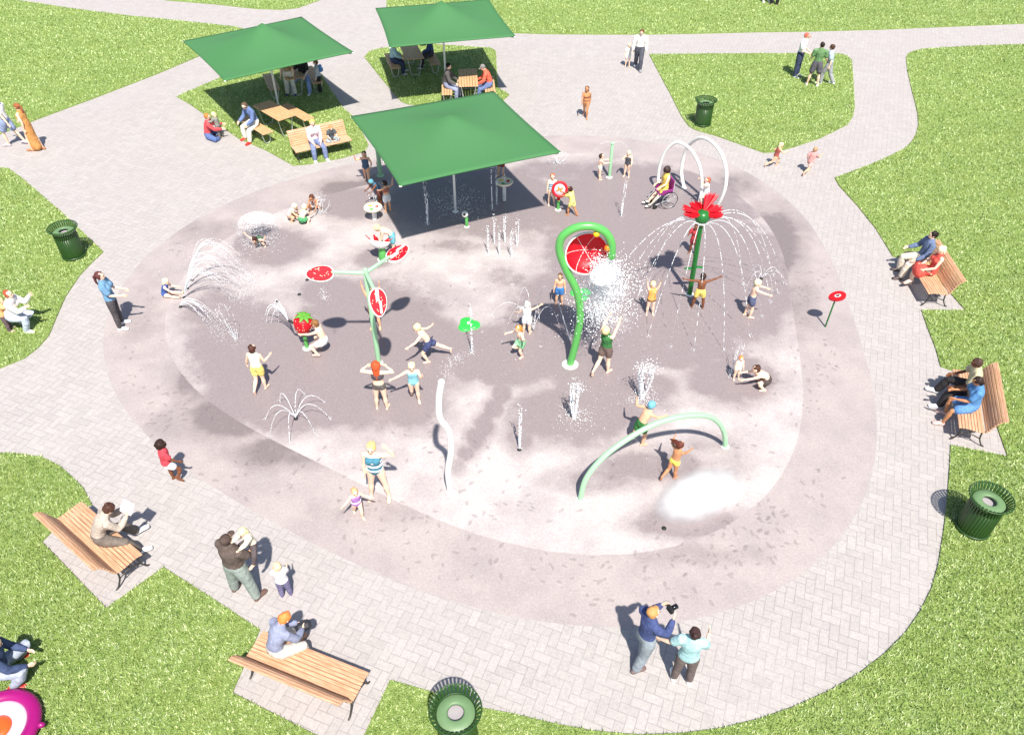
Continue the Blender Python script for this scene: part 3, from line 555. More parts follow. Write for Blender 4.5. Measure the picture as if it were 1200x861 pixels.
for x, y, an, lb, lbs in SETS:
    place(tp, 0, x, y, an, lb, 'picnic tables under the green canopies'); n = Vector((-math.sin(R(an)), math.cos(R(an)), 0))
    for s, l2 in ((-1, lbs[0]), (1, lbs[1])): place(qp, 1, x+n.x*s*.84, y+n.y*s*.84, an, l2, 'picnic benches under the green canopies')
# ------------------------------------------------------------------ canopies
def canopy(cs, hc, apex, label, post=WHITE):
    c = sum((Vector((*p, 0)) for p in cs), Vector())/4; r = thing('shade_canopy', c, label, 'canopy', 0, 'green square shade canopies')
    n = 24; b = MB(); vs = []; P = [Vector((*p, 0))-c for p in cs]
    for j in range(n+1):
        for i in range(n+1):
            u, v = i/n, j/n; p = (P[0]*(1-u)+P[1]*u)*(1-v)+(P[3]*(1-u)+P[2]*u)*v; dx, dy = abs(2*u-1), abs(2*v-1); d = (dx**4+dy**4)**.25; d = min(1, d)
            e = max(dx, dy); inset = .018*(1-min(dx, dy)**2)*e**6; p = p*(1-inset); vs.append(Vector((p.x, p.y, hc+apex*(1-d)**2.0)))
    fs = [(j*(n+1)+i, j*(n+1)+i+1, (j+1)*(n+1)+i+1, (j+1)*(n+1)+i) for j in range(n) for i in range(n)]
    b.add(vs, fs); o = b.build('fabric_roof', FABRIC, r); m = o.modifiers.new('t', 'SOLIDIFY'); m.thickness = .03; m.offset = -1
    b = MB(); b.loft([(0, 0, 0), (0, 0, hc+apex-.05)], [.04, .035], n=14); b.lathe([(.001, .03), (.08, .03), (.1, .015), (.1, 0)], n=20); b.build('post', post, r)
    for q in P:
        b = MB(); b.loft([Vector((q.x*t, q.y*t, hc+apex*(1-t*1.06 if t < .94 else 0)**2.0-.085 if t < .94 else hc-.07)) for t in (.03, .2, .4, .6, .8, .97)], [.022]*6, n=6); b.build('rib', STEEL, r)
        b = MB(); b.box(Vector((q.x*.99, q.y*.99, hc-.03)), (.07, .07, .03), Matrix.Rotation(.5, 3, 'Z'), .01); b.build('corner_cap', WHITE, r)
canopy([(-4.9, 22.455), (-2.935, 18.16), (1.334, 20.143), (-.634, 24.435)], 2.57, .55, 'large green canopy over the wet pad, nearest of the three')
canopy([(-12.152, 29.197), (-9.56, 25.44), (-5.716, 28.16), (-8.37, 32.02)], 2.47, .8, 'green canopy farthest left with a pointed peak over picnic tables')
canopy([(-5.572, 32.901), (-4.46, 28.434), (.069, 29.697), (-1.043, 34.165)], 2.54, .75, 'green canopy cut by the top of the photo')
# ------------------------------------------------------------------ litter bins
def bin_proto():
    r = thing('litter_bin', (0, 0, 0), 'x', 'litter bin'); b = MB(); b.lathe([(.02, .06), (.285, .06), (.295, .1), (.30, .66), (.29, .66), (.285, .11), (.02, .09)], n=48); b.build('body', GREENP, r)
    b = MB(); b.lathe([(.29, .02), (.315, .02), (.32, .045), (.315, .075), (.29, .075)], n=40, closed=True); b.build('base_ring', GREENP, r)
    b = MB(); nn = 34
    for k in range(nn):
        a = 2*PI*k/nn; d = Vector((math.cos(a), math.sin(a), 0)); sdv = Vector((-d.y, d.x, 0)); b.loft([d*.297+Vector((0, 0, z_)) if r_ is None else d*r_+Vector((0, 0, z_)) for r_, z_ in ((.299, .1), (.301, .62), (.303, .8), (.325, .88), (.36, .945), (.385, .955), (.39, .92))], [(.019, .007)]*3+[(.024, .007)]*4, sdv, 6, cap=False)
    b.build('slats', GREENP, r, False)
    b = MB(); b.lathe([(.38, .925), (.39, .945), (.403, .93), (.39, .912)], n=48, closed=True); b.lathe([(.293, .80), (.305, .82), (.312, .80), (.305, .785)], n=40, closed=True); b.build('rim_ring', GREENP, r)
    b = MB(); b.lathe([(.12, .80), (.125, .835), (.15, .85), (.28, .815), (.295, .80), (.28, .79)], n=48, closed=True); b.build('lid', LIDG, r)
    b = MB(); b.lathe([(.001, .74), (.13, .745), (.20, .75), (.27, .75)], n=30); b.build('liner', mat('grey_bin_liner', '9A9496', .5), r); return r
bn = bin_proto()
for i, (p, lb) in enumerate([((87.6, 300.8), 'green slatted litter bin on the lawn at the left'), ((822.7, 146.7), 'green slatted litter bin on the far island lawn'), ((1138.5, 619.7), 'green slatted litter bin on the right lawn edge'), (None, 'green slatted litter bin cut by the bottom edge of the photo')]):
    o = bn if i == 0 else copy_tree(bn); q = G(*p) if p else G(534, 834.5, .82); o.location = (q.x, q.y, .03 if p else 0); o.rotation_euler[2] = i; tag(o, lb, 'litter bin', 'green slatted litter bins')
# ------------------------------------------------------------------ water helpers
def jet(b, pts, r0=.012, r1=.007, gap=.0, rg=rng):
    P = smooth_path(pts, 6) if len(pts) > 2 else [Vector(pts[0]).lerp(Vector(pts[1]), t/14) for t in range(15)]
    for i in range(len(P)-1):
        t = i/(len(P)-1); r = r0+(r1-r0)*t; a, c = P[i], P[i+1]; L = (c-a).length; 
        if rg.random() < gap*t*1.6: 
            for _ in range(max(1, int(L/.09))): q = a.lerp(c, rg.random())+Vector([rg.gauss(0, .006) for _ in range(3)]); b.drop(q, r*rg.uniform(1.4, 2.3))
        else: b.loft([a, a.lerp(c, .9)], [r*rg.uniform(.8, 1.2), r*rg.uniform(.7, 1.1)], n=5, cap=False)
def arc(p0, p1, h, n=9):        # ballistic arc rising h above the higher end
    p0, p1 = Vector(p0), Vector(p1); z0, z1 = p0.z, p1.z; top = max(z0, z1)+h; a = math.sqrt(max(1e-4, top-z0)); c = math.sqrt(max(1e-4, top-z1)); t0 = a/(a+c)
    out = []
    for k in range(n): t = k/(n-1); s = (t-t0)*(a+c); q = p0.lerp(p1, t); q.z = top-s*s; out.append(q)
    return out
def spray(b, c, r, h, n, s=(.008, .022), up=1.6, flat=.5):
    for _ in range(n):
        a = rng.uniform(0, 2*PI); d = r*abs(rng.gauss(0, .5)); z = h*rng.random()**up; b.drop((c[0]+math.cos(a)*d, c[1]+math.sin(a)*d*flat/.5, c[2]+.012+z*max(.08, 1-d/r*.8)), rng.uniform(*s))
def puddle_splash(b, p, n=10, r=.07):
    for _ in range(n): a = rng.uniform(0, 6.28); d = rng.uniform(0, r); b.drop((p[0]+math.cos(a)*d, p[1]+math.sin(a)*d, .015+rng.random()*.05), rng.uniform(.008, .018))
def wtag(b, nm, label, cat='water jet', group=None, m=None, at=None, parts=()):
    o = b.build(nm, m or WAT); return tag(o, label, cat, group)
GW = 'water jets rising from the pad'
# ------------------------------------------------------------------ play features
def flange(b, r=.13): r *= .8; b.lathe([(.001, .03), (r*.7, .03), (r, .018), (r, 0)], n=20)
# three armed melon spitter
yb = G(444, 425); r = thing('melon_spitter', yb, 'pale green three armed water post with red melon slices at the arm ends', 'water post')
hY = 2.62; topY = Vector((0, 0, hY)); b = MB(); b.loft([(0, 0, 0), (0, 0, 1.2), topY+Vector((0, 0, .08))], [.062, .06, .055], n=14); b.build('pole', PALEG, r)
b = MB(); flange(b); b.build('base_plate', WHITE, r)
for k, (dx, dy) in enumerate(((-1.0, -.05), (.57, .73), (.42, -1.02))):
    d = Vector((dx, dy, 0)).normalized(); e = topY+d*.72+Vector((0, 0, .04)); b = MB(); b.loft([topY, e], [.045, .038], n=10); b.build('arm', PALEG, r)
    M = Matrix((d, Vector((-d.y, d.x, 0)), Vector((0, 0, 1)))).transposed(); tl = Matrix.Rotation((-.55, .25, -.25)[k], 3, d) @ Matrix.Rotation((.05, -.1, .75)[k], 3, Vector((-d.y, d.x, 0))); M = tl @ M
    c = topY+d*1.0-Vector((0, 0, (0, 0, .12)[k])); b = MB(); n2 = 28
    prof = lambda s_: [(.31*s_*math.cos(a), .185*s_*math.sin(a)*(1-.18*math.cos(a))) for a in [2*PI*q/n2 for q in range(n2)]]
    b.prism(prof(1.03), -.045, .012, M, c); o = b.build('melon_slice', WHITE, r, False)
    b = MB(); b.prism(prof(.95), -.02, .03, M, c); f = b.build('red_flesh', RED, o, False)
    b = MB(); 
    for _ in range(16): a = rng.uniform(0, 6.28); q = math.sqrt(rng.random())*.8; b.ell(c+M @ Vector((.31*q*math.cos(a), .185*q*math.sin(a), .034)), (.016, .010, .006), M, 6, 4)
    b.build('seeds', SEED, o)
    if k: 
        b = MB(); b.box(c+M @ Vector((-.14, -.02, .055)), (.26, .075, .045), M, .015); b.box(c+M @ Vector((.12, .035, .06)), (.28, .05, .04), M, .015); b.build('bracket', WHITE, o, False)
    b = MB(); spray(b, yb+c-Vector((0, 0, .7 if k == 0 else .3)), .16 if k == 0 else .1, .45, 90 if k == 0 else 16, (.006, .014)); wtag(b, 'falling_water', ('white spray dropping from the left melon slice', 'thin drips below the far right melon slice', 'thin drips below the near melon slice')[k], 'falling water')
# loop and dumping bucket
lb_ = G(668, 427); Lp = [V(x, y, lb_, 0.0) for x, y in ((668, 427), (675, 400), (680, 370), (676, 342), (664, 317), (656, 296), (657, 281), (665, 272), (678, 266), (695, 265.5), (709, 272), (716.5, 285), (716.5, 301))]
r = thing('loop_dumper', lb_, 'bright green looped pipe with a red tipping bucket hung in its loop', 'water dumper')
P_ = smooth_path([p-lb_ for p in Lp], 6); b = MB(); b.loft(P_, [.088]*len(P_), Vector((0, 1, 0)), 16); b.build('loop_pipe', POSTG, r)
b = MB(); flange(b, .25); b.build('base_plate', WHITE, r)
bc = V(688, 299, lb_, 0)-lb_; BR = .48; b = MB(); ax = Vector((.12, -.93, .22)).normalized(); M = ax.to_track_quat('Z', 'Y').to_matrix()
prof = [(BR*math.sin(t), -BR*.62*math.cos(t)) for t in [PI/2*q/9 for q in range(10)]]+[(BR*.93*math.sin(t), -BR*.55*math.cos(t)) for t in [PI/2*q/9 for q in range(9, -1, -1)]]
prof[0] = (.001, prof[0][1]); prof[-1] = (.001, prof[-1][1]); b.lathe(prof, bc+Vector((0, .05, 0)), 30, M); bk = b.build('bucket', RED, r)
b = MB()
for t in range(3): a = PI*t/3; b.loft([bc+Vector((0, .05, 0))+M @ Vector((math.cos(a)*BR*.94*math.sin(q), math.sin(a)*BR*.94*math.sin(q), -BR*.565*math.cos(q))) for q in [PI*(k-6)/12.5 for k in range(13)]], [.009]*13, n=5)
b.lathe([(BR*.93, -.01), (BR*1.03, .0), (BR*.98, .03)], bc+Vector((0, .05, 0)), 30, M, closed=True); b.build('white_trim', WHITE, bk)
for x, y, m_ in ((661, 308, ORANGE), (712, 291, ORANGE), (699, 274, YELLOW)): b = MB(); b.ell(V(x, y, lb_, 0)-lb_, .075, n=12, m=8); b.build('hub_knob', m_, r)
b = MB(); W_ = [V(x, y, lb_, 0)+Vector((0, -.35, 0)) for x, y in ((692, 298), (706, 293), (719, 303), (716, 320), (702, 326), (692, 312))]
wc = sum(W_, Vector())/6
for px_, py_, n_, sg in ((704, 306, 900, .13), (706, 318, 1400, .15), (712, 332, 1500, .2), (708, 348, 1600, .24), (702, 364, 1200, .26), (696, 380, 500, .28), (728, 345, 500, .3), (690, 340, 400, .25)):
    c_ = V(px_, py_, lb_, 0)+Vector((0, .25, 0))
    for _ in range(n_): p = c_+Vector((rng.gauss(0, sg), rng.gauss(0, sg)-(.5 if py_ < 310 else 0), rng.gauss(0, sg))); b.drop(p, rng.uniform(.009, .026)*(1 if rng.random() < .93 else 1.5))
gq = G(700, 372)
for _ in range(900): a = rng.uniform(0, 6.28); d = abs(rng.gauss(0, .5)); b.drop((gq.x+math.cos(a)*d, gq.y+math.sin(a)*d*1.2, .02+abs(rng.gauss(0, .15))), rng.uniform(.008, .022))
wtag(b, 'bucket_splash', 'white foaming water crashing from the red tipping bucket', 'splash')
b = MB(); M = Matrix.Rotation(.4, 3, 'X'); b.ell(wc+Vector((.0, -.12, .0)), (.30, .07, .26), Matrix.Rotation(-.3, 3, 'Y'), 16, 10); wtag(b, 'water_sheet', 'broken white sheet of water sliding out of the red bucket', 'water sheet', None, FOAM)
for (x, y, lb2) in ((549, 381, 'bright green leaf shaped ground spray left of the looped pipe'), (681, 345, 'bright green leaf shaped ground spray under the tipping bucket')):
    c = G(x, y); b = MB(); r = thing('leaf_spray', c, lb2, 'ground spray', rng.random()*3, 'green ground spray leaves')
    for k in range(3): a = 2*PI*k/3; b.lathe([(.001, .07), (.12, .065), (.17, .04), (.18, 0)], (math.cos(a)*.13, math.sin(a)*.13, 0), 18)
    b.build('leaf_cap', mat('bright_green_cap', '35C24A', .4), r); b = MB(); b.lathe([(.001, .1), (.03, .1), (.035, .05)], n=10); b.build('nozzle', WHITE, r)
# flower
fb = G(808, 345); ft_ = V(823, 254, fb, 0); r = thing('flower_fountain', fb, 'tall dark green pole topped by a ragged red flower shedding water arcs', 'flower fountain')
tp_ = ft_-fb; b = MB(); b.loft([Vector((0, 0, 0)), tp_*.5, tp_], [.07, .065, .06], n=12); b.build('pole', DARKG, r)
b = MB(); flange(b, .15); b.build('base_plate', WHITE, r)
b = MB(); b.lathe([(.06, -.18), (.15, -.12), (.19, -.02), (.18, .08), (.12, .15), (.001, .17)], tp_, 16); b.build('calyx', DARKG, r)
b = MB(); b.lathe([(.1, -.19), (.15, -.17), (.15, -.14), (.1, -.13)], tp_, 20, closed=True); b.build('spray_collar', WHITE, r)
for k in range(7):
    a = (-.25, .35, .95, 1.6, 2.3, 2.95, 3.5)[k]; L = (.40, .42, .44, .30, .34, .42, .44)[k]; rs = (-.3, .1, 1.0, .2, .3, .05, -.1)[k]; d = Vector((math.cos(a), math.sin(a), 0)); s_ = Vector((-d.y, d.x, 0)); b = MB(); top = []; n_ = 22; pts = [tp_+Vector((0, 0, .08))]
    for q in range(n_+1):
        t = q/n_; an = (t-.5)*1.0; rr_ = L*(1-.35*abs(2*t-1)**3)*(1+rng.uniform(.1, .28)*(q % 2)); pts.append(tp_+(d*math.cos(an)+s_*math.sin(an))*rr_+Vector((0, 0, .12+rs*L*.55+rng.uniform(.02, .09)*(q % 2))))
    up_ = [p+Vector((0, 0, .025)) for p in pts]; m_ = len(pts); b.add(pts+up_, [(0, i+1, i) for i in range(1, m_-1)]+[(m_, m_+i, m_+i+1) for i in range(1, m_-1)]+[(i, i+1, m_+i+1, m_+i) for i in range(1, m_-1)]+[(0, 1, m_+1, m_), (m_-1, 0, m_, 2*m_-1)]); b.build('petal', RED, r, False)
for s_ in (-1, 1): b = MB(); b.ell(tp_*.36+Vector((.13*s_, 0, .02*s_)), (.13, .06, .018), None, 14, 6); b.build('leaf', DARKG, r)
land = [(848, 411), (813, 411), (785, 407), (759, 395), (735, 378), (903, 355), (918, 333), (720, 360), (690, 372), (893, 372), (878, 395), (905, 322), (760, 330), (742, 340), (870, 335), (912, 345)]
for k, (x, y) in enumerate(land):
    g_ = G(x, y); d = (Vector((g_.x, g_.y, 0))-Vector((ft_.x, ft_.y, 0))).normalized(); p0 = Vector((ft_.x, ft_.y, ft_.z-.12))+d*.16; b = MB(); jet(b, arc(p0, g_, .16 if k < 12 else .1, 9), .0105, .008, .5); puddle_splash(b, g_, 14, .09)
    wtag(b, 'water_arc', 'thin white water arc falling from the red flower top', 'water jet', 'water arcs from the flower', WATT)
# white hoops
def tube_thing(nm, base, px, az, rad, m, label, cat, plates=((0, 0),), group=None):
    P = [V(x, y, base, az)-Vector(base) for x, y in px]; P[0].z = 0
    r = thing(nm, base, label, cat, 0, group); S = smooth_path(P, 7); b = MB(); b.loft(S, [rad]*len(S), Vector((-math.sin(az), math.cos(az), 0)), 14); b.build('pipe', m, r)
    for q in plates: b = MB(); b.lathe([(.001, .02), (.07, .02), (.09, .01), (.09, 0)], (q[0], q[1], 0), 18); b.build('base_plate', WHITE, r)
    return r
a0, a1 = G(772, 222), G(819, 239); d = a1-a0; tube_thing('water_hoop', a0, [(772, 222), (771.5, 205), (775, 188), (782, 175), (793.5, 167), (808, 174), (818, 190), (822, 206), (822, 223), (819, 239)], math.atan2(d.y, d.x), .05, WHITE, 'smaller white hoop beside the wheelchair', 'water hoop', ((0, 0), (d.x, d.y)), 'white water hoops')
a0, a1 = G(801.5, 220), G(835, 247); d = a1-a0; tube_thing('water_hoop', a0, [(801.5, 220), (798.5, 202), (801, 184), (807, 171), (818, 162.5), (828, 163), (839, 171), (847, 184), (851, 200), (850, 219), (843, 237), (835, 247)], math.atan2(d.y, d.x), .055, WHITE, 'larger white hoop standing behind the red flower', 'water hoop', ((0, 0), (d.x, d.y)), 'white water hoops')
a0, a1 = G(680, 585), G(850, 523); d = a1-a0; rA = tube_thing('spray_arch', a0, [(680, 585), (687, 560), (709, 533.7), (742, 510), (771.7, 495), (801, 487.5), (826.7, 487), (841, 494), (848.7, 507), (850, 523)], math.atan2(d.y, d.x), .055, PALEG, 'long low pale green pipe arch with small spray nozzles', 'spray arch', ((0, 0), (d.x, d.y)))
for x, y in ((690, 556), (712, 531), (742, 510), (781, 492), (812, 487), (836, 492), (846, 505)):
    p = V(x, y, a0, math.atan2(d.y, d.x)); b = MB(); s_ = Vector((.25*rng.uniform(.6, 1.1), -.22, -.12)); 
    for _ in range(26): t = rng.random(); b.drop(p+Vector((.04, -.04, -.05))+s_*t*1.2+Vector([rng.gauss(0, .02*t) for _ in range(3)])-Vector((0, 0, .2*t*t)), rng.uniform(.004, .009))
    wtag(b, 'nozzle_mist', 'small puff of mist from a nozzle on the pale green arch', 'mist', 'mist puffs from the arch', WATT)
wb = G(528, 576); tube_thing('wavy_spray_pipe', wb, [(528, 576), (525, 553), (528.5, 527), (526, 505), (515.5, 489), (514.5, 466), (517.5, 447)], 0, .062, WHITE, 'tall wavy white water pipe standing on the pale concrete', 'spray pipe')
# pale post with spray, canopy side post
b = MB(); p = G(714, 208); r = thing('spray_post', p, 'slim pale green spray post between two small children', 'spray post'); b.loft([(0, 0, 0), (0, 0, 1.2)], [.055, .05], n=12); b.lathe([(.001, 1.27), (.055, 1.25), (.065, 1.2)], n=12); b.build('pole', PALEG, r); b = MB(); flange(b); b.build('base_plate', WHITE, r)
b = MB(); 
for s_ in (-1, 1): jet(b, arc(p+Vector((0, 0, 1.22)), p+Vector((.7*s_, -.1, .8)), .06), .006, .004, .6)
wtag(b, 'post_spray', 'fine sideways sprays from the slim pale green post', 'water spray', None, WATT)
b = MB(); p = G(446, 206); r = thing('spray_post', p, 'green post under the edge of the big canopy', 'spray post'); b.loft([(0, 0, 0), (0, 0, 1.6)], [.075, .07], n=12); b.build('pole', PALEG, r); b = MB(); flange(b, .16); b.build('base_plate', PALEG, r)
# small red sign with an eye shaped emblem
p = G(967, 383); q = V(980, 348, p, 0)-p; r = thing('leaf_activator', p, 'thin green post with a red leaf shaped head and white eye mark', 'activator post'); b = MB(); b.loft([(0, 0, 0), q], [.022, .02], n=8); b.build('pole', DARKG, r)
M = Matrix.Rotation(-.25, 3, 'Y') @ Matrix.Rotation(.35, 3, 'X'); REDM = mat('matt_red', 'B80E1C', .7, spec=.2); lf = [(.21*math.cos(a)+.02*math.cos(2*a), .13*math.sin(a)*(1+.3*math.cos(a))) for a in [2*PI*k/24 for k in range(24)]]
b = MB(); b.prism(lf, 0, .05, M, q); hd = b.build('red_head', REDM, r, False); b = MB(); b.prism([(.075*math.cos(a)+.03, .042*math.sin(a)) for a in [2*PI*k/20 for k in range(20)]], .045, .058, M, q); e = b.build('white_eye', WHITE, hd, False)
b = MB(); b.prism([(.05*math.cos(a)+.03, .03*math.sin(a)) for a in [2*PI*k/16 for k in range(16)]], .05, .064, M, q); b.build('dark_pupil', BLACK, hd, False); b = MB(); b.prism([(.016*math.cos(a)+.03, .012*math.sin(a)) for a in [2*PI*k/10 for k in range(10)]], .06, .068, M, q); b.build('red_dot', RED, hd, False)
# round target wheel
p = G(654, 246); r = thing('spinner_target', p, 'round red rimmed spinner on a short green stem', 'water spinner'); q = V(656, 222, p, 0)-p; M = Matrix.Rotation(1.15, 3, 'X')
b = MB(); b.loft([(0, 0, 0), (0, 0, q.z*.6)], [.05, .045], n=12); b.build('stem', POSTG, r); b = MB(); b.loft([(0, 0, q.z*.5), (0, 0, q.z*.75)], [.05, .045], n=12); b.build('red_neck', RED, r); b = MB(); flange(b, .13); b.build('base_plate', WHITE, r)
b = MB(); b.lathe([(.21+.045*math.cos(a), .045*math.sin(a)) for a in [2*PI*k/10 for k in range(10)]], q, 30, M, closed=True); b.build('red_rim', RED, r)
b = MB(); b.lathe([(.001, .012), (.2, .012), (.2, -.012), (.001, -.012)], q, 30, M); b.build('face_disc', mat('pale_blue_disc', 'C2C9DC', .35), r)
b = MB(); 
for a, l_ in ((.4, .12), (2.2, .1), (3.6, .13), (5.3, .09)): b.ell(q+M @ Vector((math.cos(a)*.06, math.sin(a)*.06, .022)), (l_*.55, .03, .012), M @ Matrix.Rotation(a, 3, 'Z'), 10, 6)
b.build('orange_rotor', ORANGE, r)
# strawberry cannon
p = G(360, 408); r = thing('strawberry_cannon', p, 'big red strawberry water cannon with green leaf crown', 'water cannon'); b = MB(); b.loft([(0, 0, 0), (0, 0, .5)], [.05, .045], n=12); b.build('stand', POSTG, r); b = MB(); flange(b, .14); b.build('base_plate', WHITE, r)
c = Vector((.02, 0, .72)); M = Matrix.Rotation(.25, 3, 'Y'); b = MB(); b.lathe([(.001, .27), (.12, .27), (.2, .22), (.235, .12), (.22, 0), (.17, -.14), (.1, -.25), (.04, -.31), (.001, -.32)], c, 22, M); sb = b.build('berry', RED, r)
b = MB(); 
for k in range(60): z_ = rng.uniform(-.22, .2); a = rng.uniform(0, 6.28); rr_ = np.interp(z_, [-.32, -.25, -.14, 0, .12, .22], [.02, .1, .17, .22, .235, .2]); b.ell(c+M @ Vector((math.cos(a)*rr_, math.sin(a)*rr_, z_)), (.009, .009, .014), M, 6, 4)
b.build('seeds', SEED, sb); b = MB()
for k in range(7): a = 2*PI*k/7; M2 = M @ Matrix.Rotation(a, 3, 'Z'); b.loft([c+M2 @ Vector((.0, 0, .29)), c+M2 @ Vector((.12, 0, .31)), c+M2 @ Vector((.22, 0, .25))], [(.03, .012), (.06, .012), (.01, .006)], M2 @ Vector((0, 1, 0)), 8)
b.build('leaf_crown', mat('leaf_green', '5F9A35', .5), r); b = MB(); b.loft([c+Vector((-.18, 0, .06)), c+Vector((-.32, .03, .12))], [.04, .03], n=10); b.build('nozzle', BLACK, r)
b = MB(); nz = p+Vector((-.32, .03, .85))
for k in range(9): jet(b, arc(nz, G(318+rng.uniform(-8, 14), 372+rng.uniform(-7, 9)), rng.uniform(.02, .2)), .012, .008, .6)
wtag(b, 'cannon_jet', 'spreading white jet shot left from the strawberry cannon', 'water jet', None, WATT)
# red and white bowl
p = G(449, 304); r = thing('melon_bowl', p, 'white and red scalloped water bowl on a short green stand', 'water bowl'); b = MB(); b.loft([(0, 0, 0), (0, 0, .4)], [.13, .09], n=14); b.build('stand', POSTG, r); b = MB(); flange(b, .2); b.build('base_plate', WHITE, r)
c = Vector((-.04, 0, .62)); M = Matrix.Rotation(-.5, 3, 'X') @ Matrix.Rotation(.12, 3, 'Y'); b = MB(); b.lathe([(.001, -.22), (.14, -.2), (.25, -.12), (.31, 0), (.29, .01), (.22, -.1), (.12, -.17), (.001, -.19)], c, 24, M); bw = b.build('bowl', WHITE, r)
b = MB()
for k in range(5): a = 2*PI*k/5+.9; d = Vector((math.cos(a), math.sin(a), 0)); s_ = Vector((-d.y, d.x, 0)); b.loft([c+M @ (d*.1+Vector((0, 0, -.1))), c+M @ (d*.25+Vector((0, 0, .0))), c+M @ (d*.4+Vector((0, 0, .12)))], [(.05, .015), (.06, .015), (.025, .01)], M @ s_, 8)
b.build('red_petals', RED, bw)
# round activity tables
for (x, y, z_, lb2) in ((437, 243, .42, 'round cream play table beside the girl in white shorts'), (591, 213, .66, 'round cream play table under the right end of the big canopy')):
    p = G(x, y, z_); p.z = 0; r = thing('play_table', p, lb2, 'play table', 0, 'round cream play tables'); b = MB(); b.lathe([(.001, z_), (.23, z_), (.265, z_+.03), (.28, z_), (.25, z_-.05), (.1, z_-.08), (.001, z_-.08)], n=30); b.build('tray', mat('cream_plastic', 'F3E6C8', .4), r)
    b = MB(); b.loft([(0, 0, 0), (0, 0, z_-.05)], [.06, .05], n=14); b.build('pedestal', WHITE, r)
    for k, m_ in enumerate((RED, YELLOW, POSTG)): a = 2.1*k+.3; b = MB(); b.ell((.12*math.cos(a), .12*math.sin(a), z_+.01), (.07, .045, .025), Matrix.Rotation(a+.8, 3, 'Z'), 12, 6); b.build('play_inlay', m_, r)
# little eye sprayer
p = G(547, 266); r = thing('eye_sprayer', p, 'small green sprayer with a white eye head under the canopy edge', 'sprayer'); b = MB(); b.loft([(0, 0, 0), (0, 0, .32)], [.045, .05], n=10); b.build('stem', POSTG, r); b = MB(); flange(b, .1); b.build('base_plate', WHITE, r); b = MB(); b.ell((-.04, -.02, .45), .1, n=14, m=10); hd = b.build('white_head', WHITE, r); b = MB(); b.ell((-.045, -.1, .48), (.045, .03, .045), None, 10, 8); b.build('black_pupil', BLACK, hd)
# floor nozzles
for i, (x, y, lb2) in enumerate(((225.3, 328.7, 'first black floor nozzle right of the blonde sitting child, farthest of four'), (219.7, 338.7, 'second of four black floor nozzles beside the blonde sitting child'), (216, 349, 'third of four black floor nozzles beside the blonde sitting child'), (212, 360, 'nearest of four black floor nozzles below the blonde sitting child'),
        (360, 328.5, 'black floor nozzle left of the left melon slice'), (350.8, 345.5, 'black floor nozzle below the left melon slice'), (325, 353, 'black floor nozzle above the strawberry cannon jet'), (347, 491, 'black nozzle in the centre of the eight arc ground fountain'), (608.5, 527, 'black nozzle under the single thin upright jet'), (778, 619, 'black nozzle below the white mist patch'), (892, 327, 'black nozzle under the small fountain right of the flower'))):
    b = MB(); b.lathe([(.001, .045), (.03, .045), (.05, .03), (.065, .012), (.07, .0)], n=14); b.v = [(x_*.72, y_*.72, z_*.8) for x_, y_, z_ in b.v]; o = b.build('floor_nozzle', BLACK); o.location = G(x, y)+Vector((0, 0, .008)); tag(o, lb2, 'floor nozzle', 'black floor nozzles')
# ------------------------------------------------------------------ ground water
for (x0, y0, x1, y1, h, lb2) in ((225, 329, 292, 332, 1.25, 'farthest'), (219.7, 339, 288, 342, 1.1, 'second farthest'), (216, 349, 282, 352, .95, 'third farthest'), (212, 360, 262, 392, .5, 'nearest')):
    b = MB()
    for k in range(9): jet(b, arc(G(x0, y0)+Vector((0, 0, .05)), G(x1+rng.gauss(0, 7), y1+rng.gauss(0, 7)), h*rng.uniform(.85, 1.05), 11), .009, .007, .75)
    q = G(x1, y1); spray(b, q, .35, .5, 90, (.006, .014)); wtag(b, 'arching_spray', f'{lb2} of the arching white sprays over the sitting blonde child', 'water jet', 'arching sprays at the left edge', WATT)
def cluster(lb2, px, h, n=5, r=.03, sp=40, spr=.25, thick=.02, m=None, nm='ground_jet', lean=(0, 0)):
    b = MB(); q = G(*px)
    for k in range(n): o = Vector((rng.gauss(0, r), rng.gauss(0, r), 0)); t = q+o*1.6+Vector((lean[0], lean[1], h*rng.uniform(.85, 1))); jet(b, [q+o*.3, (q+o).lerp(t, .5), t], thick, thick*.8, .5)
    for _ in range(sp//2): b.drop(q+Vector((lean[0], lean[1], h))+Vector((rng.gauss(0, r*1.6), rng.gauss(0, r*1.6), rng.gauss(-.02, .08*h+.02))), rng.uniform(.01, .025))
    spray(b, q, spr, h*.3, sp, (.008, .02)); return wtag(b, nm, lb2, 'water jet', GW, m)
for x, y, lb2 in ((572, 298, 'upright foaming jet at the left end of the row by the canopy shadow'), (579, 286, 'foaming jet second from left in the row by the canopy shadow'), (585, 300, 'foaming jet in the middle front of the row by the canopy shadow'), (592, 284, 'foaming jet near the middle back of the row by the canopy shadow'), (600, 302, 'foaming jet second from right in the row by the canopy shadow'), (606, 288, 'foaming jet at the right end of the row by the canopy shadow')):
    cluster(lb2, (x, y), .85, 3, .02, 26, .18, .014)
cluster('strong white geyser in front of the looped pipe', (673, 490), .95, 8, .05, 260, .5, .022)
cluster('wide frothy geyser behind the boy in the blue cap', (752, 468), 1.0, 9, .09, 320, .5, .02)
cluster('single thin upright jet on the dark nozzle', (608.5, 526), 1.25, 3, .02, 24, .08, .016)
cluster('tall thin jet beside the green leaf spray', (553, 414), 1.35, 2, .012, 50, .12, .016)
cluster('fan of thin sprays left of the child in yellow shorts', (277, 398), .9, 7, .07, 50, .3, .007, WATT, lean=(-.15, .1))
cluster('low splash near the red kneeling toddler', (653, 192), .35, 7, .1, 90, .4, .01, WATT)
